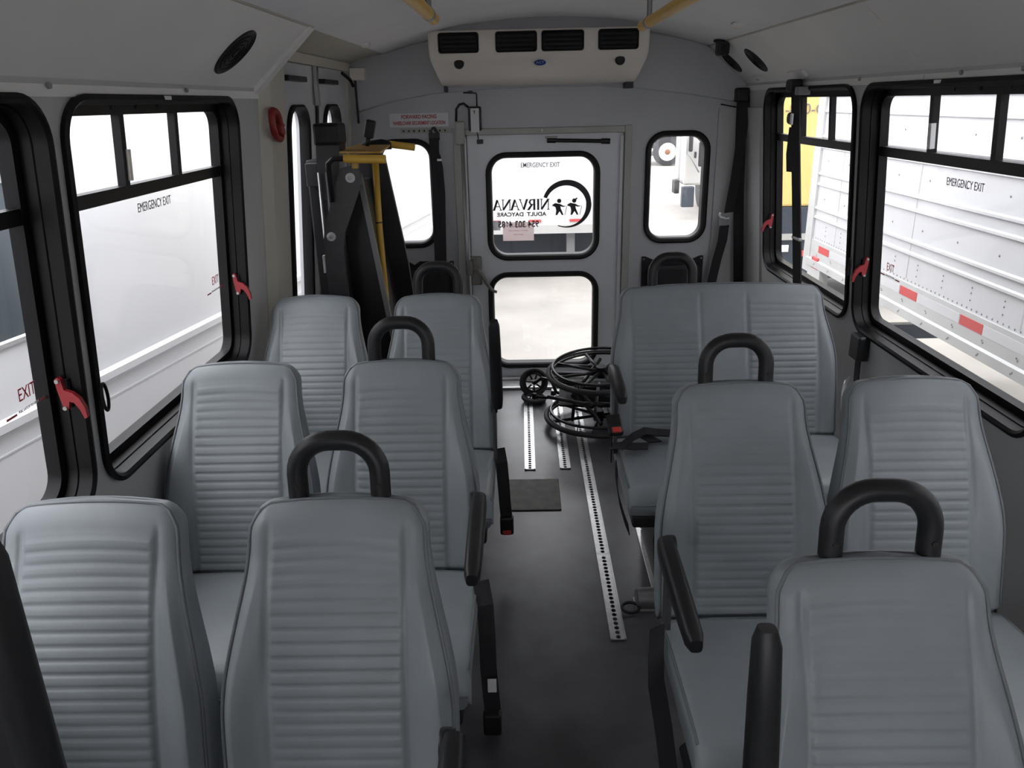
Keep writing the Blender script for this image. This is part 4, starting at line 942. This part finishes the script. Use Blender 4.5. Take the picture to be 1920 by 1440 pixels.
# handrails
hr = MB().tube([(-0.915, 3.495, 1.484), (-0.735, 3.495, 1.478)], 0.0185, 14).build('handrail', 'yellow', lf, smooth=50)
MB().tube([(-0.915, 3.495, 1.484), (-0.96, 3.495, 1.484), (-0.985, 3.50, 1.465), (-0.99, 3.51, 1.42), (-0.99, 3.52, 1.30)], 0.012, 10).build('rail_bend', 'black', hr, smooth=True)
MB().tube([(-0.955, 3.73, 1.49), (-1.0, 3.73, 1.49), (-1.04, 3.73, 1.47)], 0.011, 10).build('rail_bend', 'liftgrey', hr, smooth=True)
hr = MB().tube([(-0.815, 4.10, 1.512), (-0.685, 4.10, 1.494)], 0.0175, 14).build('handrail', 'yellow', lf, smooth=50)
MB().tube([(-0.94, 4.06, 1.505), (-0.90, 4.09, 1.512), (-0.85, 4.10, 1.512), (-0.80, 4.10, 1.506)], 0.0185, 12, rs=[0.012, 0.02, 0.026, 0.02]).build('grip', 'black', hr, smooth=True)
# worn yellow barrier plate on top
MB().loops([[Vector(p)+Vector((0, 0, h)) for p in ((-0.99, 3.62, 1.500), (-0.98, 4.20, 1.505), (-0.80, 4.05, 1.504), (-0.755, 3.50, 1.502))] for h in (0, 0.008)], cap0=True, cap1=True).build('barrier_plate', 'yelplate', lf)
MB().bbox((-0.885, 3.50, 1.44), (-0.86, 3.53, 1.50), 0.003).build('plate_bracket', 'yelplate', lf)
# lever
mt = Matrix.Translation((-0.905, 3.98, 1.50)) @ Matrix.Rotation(math.radians(14), 4, 'Y')
pd = MB(); pd.bbox((-0.022, -0.02, 0.05), (0.024, 0.02, 0.135), 0.008, 2, mt); pd = pd.build('control_lever', 'black', lf)
MB().cyl(mt @ Vector((0, 0, 0.0)), mt @ Vector((0, 0, 0.06)), 0.011, 10).build('lever_stem', 'black', pd, smooth=True)
MB().bbox((-0.895, 3.93, 1.497), (-0.875, 3.95, 1.512), 0.004).build('red_knob', 'red', pd)

# ------------------------------------------------------------------ black barrier panel at lower left
bp_ = thing('modesty_panel', (-0.9, 0.575, 0), 'black modesty panel beside the first left window seat', 'panel')
MB().bbox((-1.19, 0.56, 0.12), (-0.62, 0.59, 1.40), 0.01).build('panel', 'black', bp_)
MB().tube([(-0.62, 0.575, 0.0), (-0.62, 0.575, 1.34), (-0.635, 0.575, 1.39), (-0.67, 0.575, 1.412), (-1.15, 0.575, 1.412)], 0.02, 12).build('edge_tube', 'black', bp_, smooth=True)
MB().cyl((-0.62, 0.575, 0), (-0.62, 0.575, 0.012), 0.045, 16).build('foot_flange', 'black', bp_, smooth=40)

# ================================================================== OUTSIDE
ZG = -0.75
g = MB().box((-60, -20, ZG-0.1), (60, 70, ZG)).build('floor_outside', 'concrete'); g.name = 'ground'; tag(g, 'pale concrete yard around the parked vehicles', 'ground', kind='structure')

# neighbouring white bus on the left, parked at a slight angle
ang = math.radians(9.0)
nb = thing('parked_white_bus', (-2.2, 3.0, ZG), 'white bus with one dark window parked close along the left side', 'bus')
nb.rotation_euler = (0, 0, -ang)
# local frame: +y along bus (backwards), x=0 is the side facing us, body towards -x
def lb_(mb, nm, m, smooth=False, par=None): return mb.build(nm, m, par or nb, smooth, world=False)
zz = 0.75
prof = [(0.02, 0.38), (0.03, 0.55+zz-0.2), (0.0, 1.1+zz-0.2), (-0.03, 1.9), (-0.09, 2.75), (-0.22, 2.95), (-0.5, 3.05), (-2.0, 3.05), (-2.3, 2.9), (-2.4, 1.4), (-2.4, 0.38)]
y0, y1 = -7.0, 6.2
body = MB(); body.loops([[Vector((x, y, z)) for x, z in prof] for y in (y0, y1)], cap0=True, cap1=True); lb_(body, 'body', 'vanw', 30)
for zr, h_, dx in ((0.54+zz, 0.065, 0.045), (0.43+zz, 0.014, 0.026)):
    LL = []
    for y in (y0, y1): LL.append([Vector((0.02, y, zr-h_/2)), Vector((dx+0.005, y, zr-h_/4)), Vector((dx+0.005, y, zr+h_/4)), Vector((0.0, y, zr+h_/2)), Vector((-0.05, y, zr))])
    mb = MB(); mb.loops(LL, cap0=True, cap1=True); lb_(mb, 'side_moulding', 'vanw', 40)
# dark windows, the visible one ends just behind our first window
def bx(z): 
    for (a, b) in zip(prof[:-1], prof[1:]):
        if a[1] <= z <= b[1]: return a[0]+(b[0]-a[0])*(z-a[1])/(b[1]-a[1])
    return -0.05
def bwin(ya, yb):
    w = MB(); w.loops([[Vector((bx(v)+d, u, v)) for u, v in rr(ya+i_, yb-i_, 0.83+zz+i_, 1.83+zz-i_, 0.09, 6)] for i_, d in ((0, 0.002), (0.0, 0.014), (0.018, 0.016), (0.026, 0.006))], cap0=False)
    f_ = lb_(w, 'window_frame', 'alu', 35)
    p_ = MB(); p_.poly(rr(ya+0.02, yb-0.02, 0.85+zz, 1.81+zz, 0.075, 6), [], lambda u, v, d: Vector((bx(v)+0.004+d, u, v)), 0.003); lb_(p_, 'pane', 'darkglass', par=nb)
    s_ = MB(); s_.poly([(ya+0.02, 1.44+zz), (yb-0.02, 1.44+zz), (yb-0.02, 1.47+zz), (ya+0.02, 1.47+zz)], [], lambda u, v, d: Vector((bx(v)+0.004+d, u, v)), 0.012); lb_(s_, 'transom', 'alu')
for k in range(4): bwin(0.20-1.15*(k+1)+0.05+0.0, 0.20-1.15*k)
for yy in (-3.4, 4.0):
    for xx in (-0.18,):
        t_ = MB(); t_.lathe([(0.30, -0.12), (0.39, -0.11), (0.39, 0.1), (0.30, 0.12)], (xx+0.1, yy, 0.40), 'x', 28); lb_(t_, 'wheel', 'tyre', 40)
        t_ = MB(); t_.lathe([(0.22, 0.0), (0.22, 0.125), (0.10, 0.135)], (xx+0.1, yy, 0.40), 'x', 24); lb_(t_, 'hub', 'hub', 40)

# semi trailer on the right
tl = thing('semi_trailer', (2.3, 0.5, ZG), 'white ribbed semi trailer with red reflective tape parked along the right side', 'trailer')
TX = 2.30; TY0, TY1 = -8.0, 6.80
MB().box((TX, TY0, 0.56), (TX+2.5, TY1-0.05, 3.3)).build('side_wall', 'trlw', tl)
br = MB(); br.loops([[Vector((TX-0.012, y, 0.56)), Vector((TX-0.014, y, 0.41)), Vector((TX-0.030, y, 0.40)), Vector((TX-0.030, y, 0.345)), Vector((TX+0.06, y, 0.34)), Vector((TX+0.06, y, 0.56))] for y in (TY0, TY1-0.1)], cap0=True, cap1=True); br.build('bottom_rail', 'trlrail', tl)
for z in (0.742, 0.817, 1.008, 1.092, 1.30, 1.384, 1.575, 1.69, 1.90, 2.0, 2.25, 2.5):
    LL = [[Vector((TX+0.005, y, z-0.017)), Vector((TX-0.014, y, z-0.007)), Vector((TX-0.014, y, z+0.007)), Vector((TX+0.005, y, z+0.017))] for y in (TY0, TY1-0.08)]
    MB().loops(LL, cap0=True, cap1=True).build('side_rib', 'trlw', tl, smooth=50)
for k in range(14):
    yc = 6.365-0.735*k
    MB().box((TX-0.0145, yc-0.115, 0.475), (TX-0.012, yc+0.115, 0.53)).build('reflector_strip', 'tapered', tl)
    MB().box((TX-0.0142, yc-0.61, 0.475), (TX-0.012, yc-0.118, 0.53)).build('reflector_strip', 'trlw', tl)
rv = MB()
def dot(y, z, s=0.006, x=TX-0.016):
    s *= 1.35
    rv.add([(x, y-s, z), (x, y, z-s), (x, y+s, z), (x, y, z+s), (x-0.004, y, z)], [(0, 1, 4), (1, 2, 4), (2, 3, 4), (3, 0, 4)])
y = 6.6
while y > 0.5:
    dot(y, 0.575, 0.005, TX-0.002); y -= 0.05
y = 6.5; k = 0
while y > 0.5:
    for z in (0.44, 0.45, 0.378, 0.368): dot(y+(0.012 if z in (0.45, 0.368) else 0), z, 0.005, TX-0.031 if z < 0.4 else TX-0.016)
    for z in (0.62, 0.66, 0.69): dot(y-0.1, z, 0.005, TX-0.002)
    y -= 0.31
y = 6.5
while y > 0.5:
    for z in (0.90, 1.2, 1.48, 1.79): dot(y, z, 0.006, TX-0.002)
    y -= 0.41
o = rv.build('rivets', 'rivet', tl); o['kind'] = 'stuff'
for k in range(5):
    y = 6.2-1.22*k
    MB().box((TX-0.0018, y-0.004, 0.58), (TX+0.01, y+0.004, 3.2)).build('panel_joint', 'trlrail', tl)
# rear frame, light
MB().box((TX-0.02, TY1-0.14, 0.28), (TX+2.52, TY1, 3.32)).build('rear_frame', 'trlrail', tl)
MB().bbox((TX-0.028, TY1-0.36, 0.335), (TX-0.004, TY1-0.22, 0.43), 0.006).build('tail_light', 'tapered', tl)
MB().box((TX-0.022, TY1-0.42, 0.22), (TX+0.05, TY1-0.14, 0.345)).build('corner_plate', 'trlrail', tl)
for yy in (-6.2, -5.0): 
    for xx in (TX+0.12, TX+1.95):
        MB().lathe([(0.36, -0.15), (0.5, -0.13), (0.5, 0.13), (0.36, 0.15)], (xx+0.2, yy, ZG+0.5), 'x', 28).build('wheel', 'tyre', tl, smooth=40)
for yy in (1.6, 2.9):
    for xx in (TX+0.25, TX+1.95):
        MB().lathe([(0.36, -0.15), (0.5, -0.13), (0.5, 0.13), (0.36, 0.15)], (xx+0.35, yy, ZG+0.5), 'x', 28).build('wheel', 'tyre', tl, smooth=40)
MB().box((TX+0.7, -5, 0.12), (TX+0.85, TY1-0.3, 0.34)).build('chassis_beam', 'navy', tl)
MB().box((TX+1.6, -5, 0.12), (TX+1.75, TY1-0.3, 0.34)).build('chassis_beam', 'navy', tl)
MB().box((TX+0.1, TY1-0.10, -0.35), (TX+2.4, TY1-0.02, -0.22)).build('underride_bar', 'navy', tl)
# yellow truck behind the trailer
yt = thing('yellow_truck', (4.3, 11.0, ZG), 'yellow box truck with a dark chassis beyond the end of the trailer', 'truck')
YY = 9.4
MB().bbox((2.62, YY, 0.47), (5.6, YY+2, 3.2), 0.03).build('box_body', 'yelp', yt)
MB().bbox((2.62, YY+0.02, -0.40), (5.6, YY+1.9, 0.47), 0.02).build('underside', 'navy', yt)
MB().box((2.63, YY-0.02, 0.08), (5.5, YY+0.02, 0.15)).build('bumper_strip', 'dframe', yt)
for x in (3.12, 3.50): MB().bbox((x, YY-0.03, -0.12), (x+0.2, YY+0.02, -0.05), 0.01).build('tail_light', 'tapered', yt)
MB().bbox((2.70, YY-0.03, 0.24), (2.80, YY+0.02, 0.36), 0.01).build('tail_light', 'tapered', yt)
MB().box((2.74, YY-0.02, -0.06), (3.02, YY+0.0, 0.02)).build('number_plate', 'sign', yt)
for x in (2.9, 5.2): MB().lathe([(0.3, -0.14), (0.45, -0.12), (0.45, 0.12), (0.3, 0.14)], (x, YY+1.2, ZG+0.45), 'x', 24).build('wheel', 'tyre', yt, smooth=40)
text('1-800-C', 0.16, yt, 'txtgrey', basis((3.02, YY-0.012, 1.545), (1, 0, 0), (0, 0, 1)), 'lettering', 1.0)

# trailer across the yard seen through the rear door
rt = thing('white_trailer', (-0.5, 12.2, ZG), 'long white trailer with red and white tape standing across the yard', 'trailer')
MB().box((-6.5, 11.4, 0.02), (1.25, 13.9, 2.9)).build('body', 'trlw', rt)
MB().box((-6.5, 11.36, -0.10), (1.25, 13.9, 0.02)).build('bottom_rail', 'trlrail', rt)
for k in range(12): MB().box((-5.85+0.58*k, 11.385, 0.06), (-5.85+0.58*k+0.17, 11.4, 0.095)).build('reflector_strip', 'tapered', rt)
for x in (-5.2, -3.9):
    for y in (11.9, 13.4): MB().lathe([(0.3, -0.13), (0.46, -0.11), (0.46, 0.11), (0.3, 0.13)], (x, y, ZG+0.46), 'y', 24).build('wheel', 'tyre', rt, smooth=40)
MB().box((-6.0, 12.2, -0.62), (1.1, 13.2, -0.10)).build('underside', 'navy', rt)  # solid dark block standing in for the shadow below this trailer
for x in (-1.6, 0.5): MB().box((x, 11.6, ZG), (x+0.12, 11.75, -0.10)).build('landing_leg', 'grey', rt)

# white cab truck seen through the rear right window
ct = thing('white_cab_truck', (4.4, 18.5, ZG), 'white cab truck with mirrors and black step beyond the rear right window', 'truck')
MB().bbox((3.20, 17.4, 0.02), (5.4, 17.75, 2.6), 0.06).build('cab', 'cabw', ct)
MB().bbox((3.95, 17.75, 0.0), (5.5, 21.0, 2.7), 0.06).build('rear_body', 'cabw', ct)
MB().bbox((3.25, 16.95, -0.04), (5.4, 17.5, 1.9), 0.05).build('bonnet', 'cabw', ct)
MB().bbox((3.09, 17.1, -0.22), (3.20, 17.4, 0.06), 0.02).build('mud_flap', 'tyre', ct)
MB().bbox((3.20, 16.8, -0.47), (3.46, 16.95, -0.05), 0.02).build('step_box', 'navy', ct)
MB().bbox((3.26, 16.6, 0.66), (3.34, 16.7, 1.30), 0.03).build('mirror', 'tyre', ct)
MB().bbox((3.385, 16.64, 0.53), (3.43, 16.72, 0.66), 0.02).build('mirror', 'tyre', ct)
MB().bbox((3.48, 16.66, 0.36), (3.60, 16.74, 0.85), 0.03).build('mirror', 'tyre', ct)
MB().tube([(3.23, 16.64, 1.4), (3.23, 16.64, 0.62), (3.30, 16.64, 0.57), (3.5, 16.68, 0.25)], 0.014, 8).build('mirror_arm', 'steel', ct, smooth=True)
for x in (3.6, 5.2): MB().lathe([(0.3, -0.13), (0.48, -0.11), (0.48, 0.11), (0.3, 0.13)], (x+0.55, 19.0, ZG+0.48), 'x', 24).build('wheel', 'tyre', ct, smooth=40)
# purple tractor far behind
pt = thing('purple_tractor_unit', (6.0, 31.5, ZG), 'purple tractor unit with a white rusty wheel hub far across the yard', 'truck')
MB().bbox((5.12, 31.4, 0.38), (9.5, 34, 2.8), 0.08).build('cab', 'purple', pt)
MB().bbox((5.1, 31.5, -0.2), (9.5, 33.8, 0.38), 0.05).build('underside', 'tyre', pt)
MB().bbox((3.6, 31.9, 0.0), (5.08, 33.8, 1.3), 0.05).build('bumper', 'trlw', pt)
MB().bbox((3.4, 31.6, -0.40), (5.0, 31.8, -0.22), 0.04).build('side_step', 'grey', pt)
wl = MB().lathe([(0.34, 0.15), (0.52, 0.13), (0.52, -0.13), (0.36, -0.15)], (5.43, 31.3, ZG+0.52), 'y', 32).build('wheel', 'tyre', pt, smooth=40)
hbm = MB().lathe([(0.33, 0.0), (0.33, -0.15), (0.22, -0.16)], (5.43, 31.3, ZG+0.52), 'y', 28).build('hub', 'hub', wl, smooth=40)
MB().lathe([(0.10, -0.1), (0.10, -0.2), (0.06, -0.22)], (5.43, 31.3, ZG+0.52), 'y', 18).build('hub_cap', 'rust', wl, smooth=40)
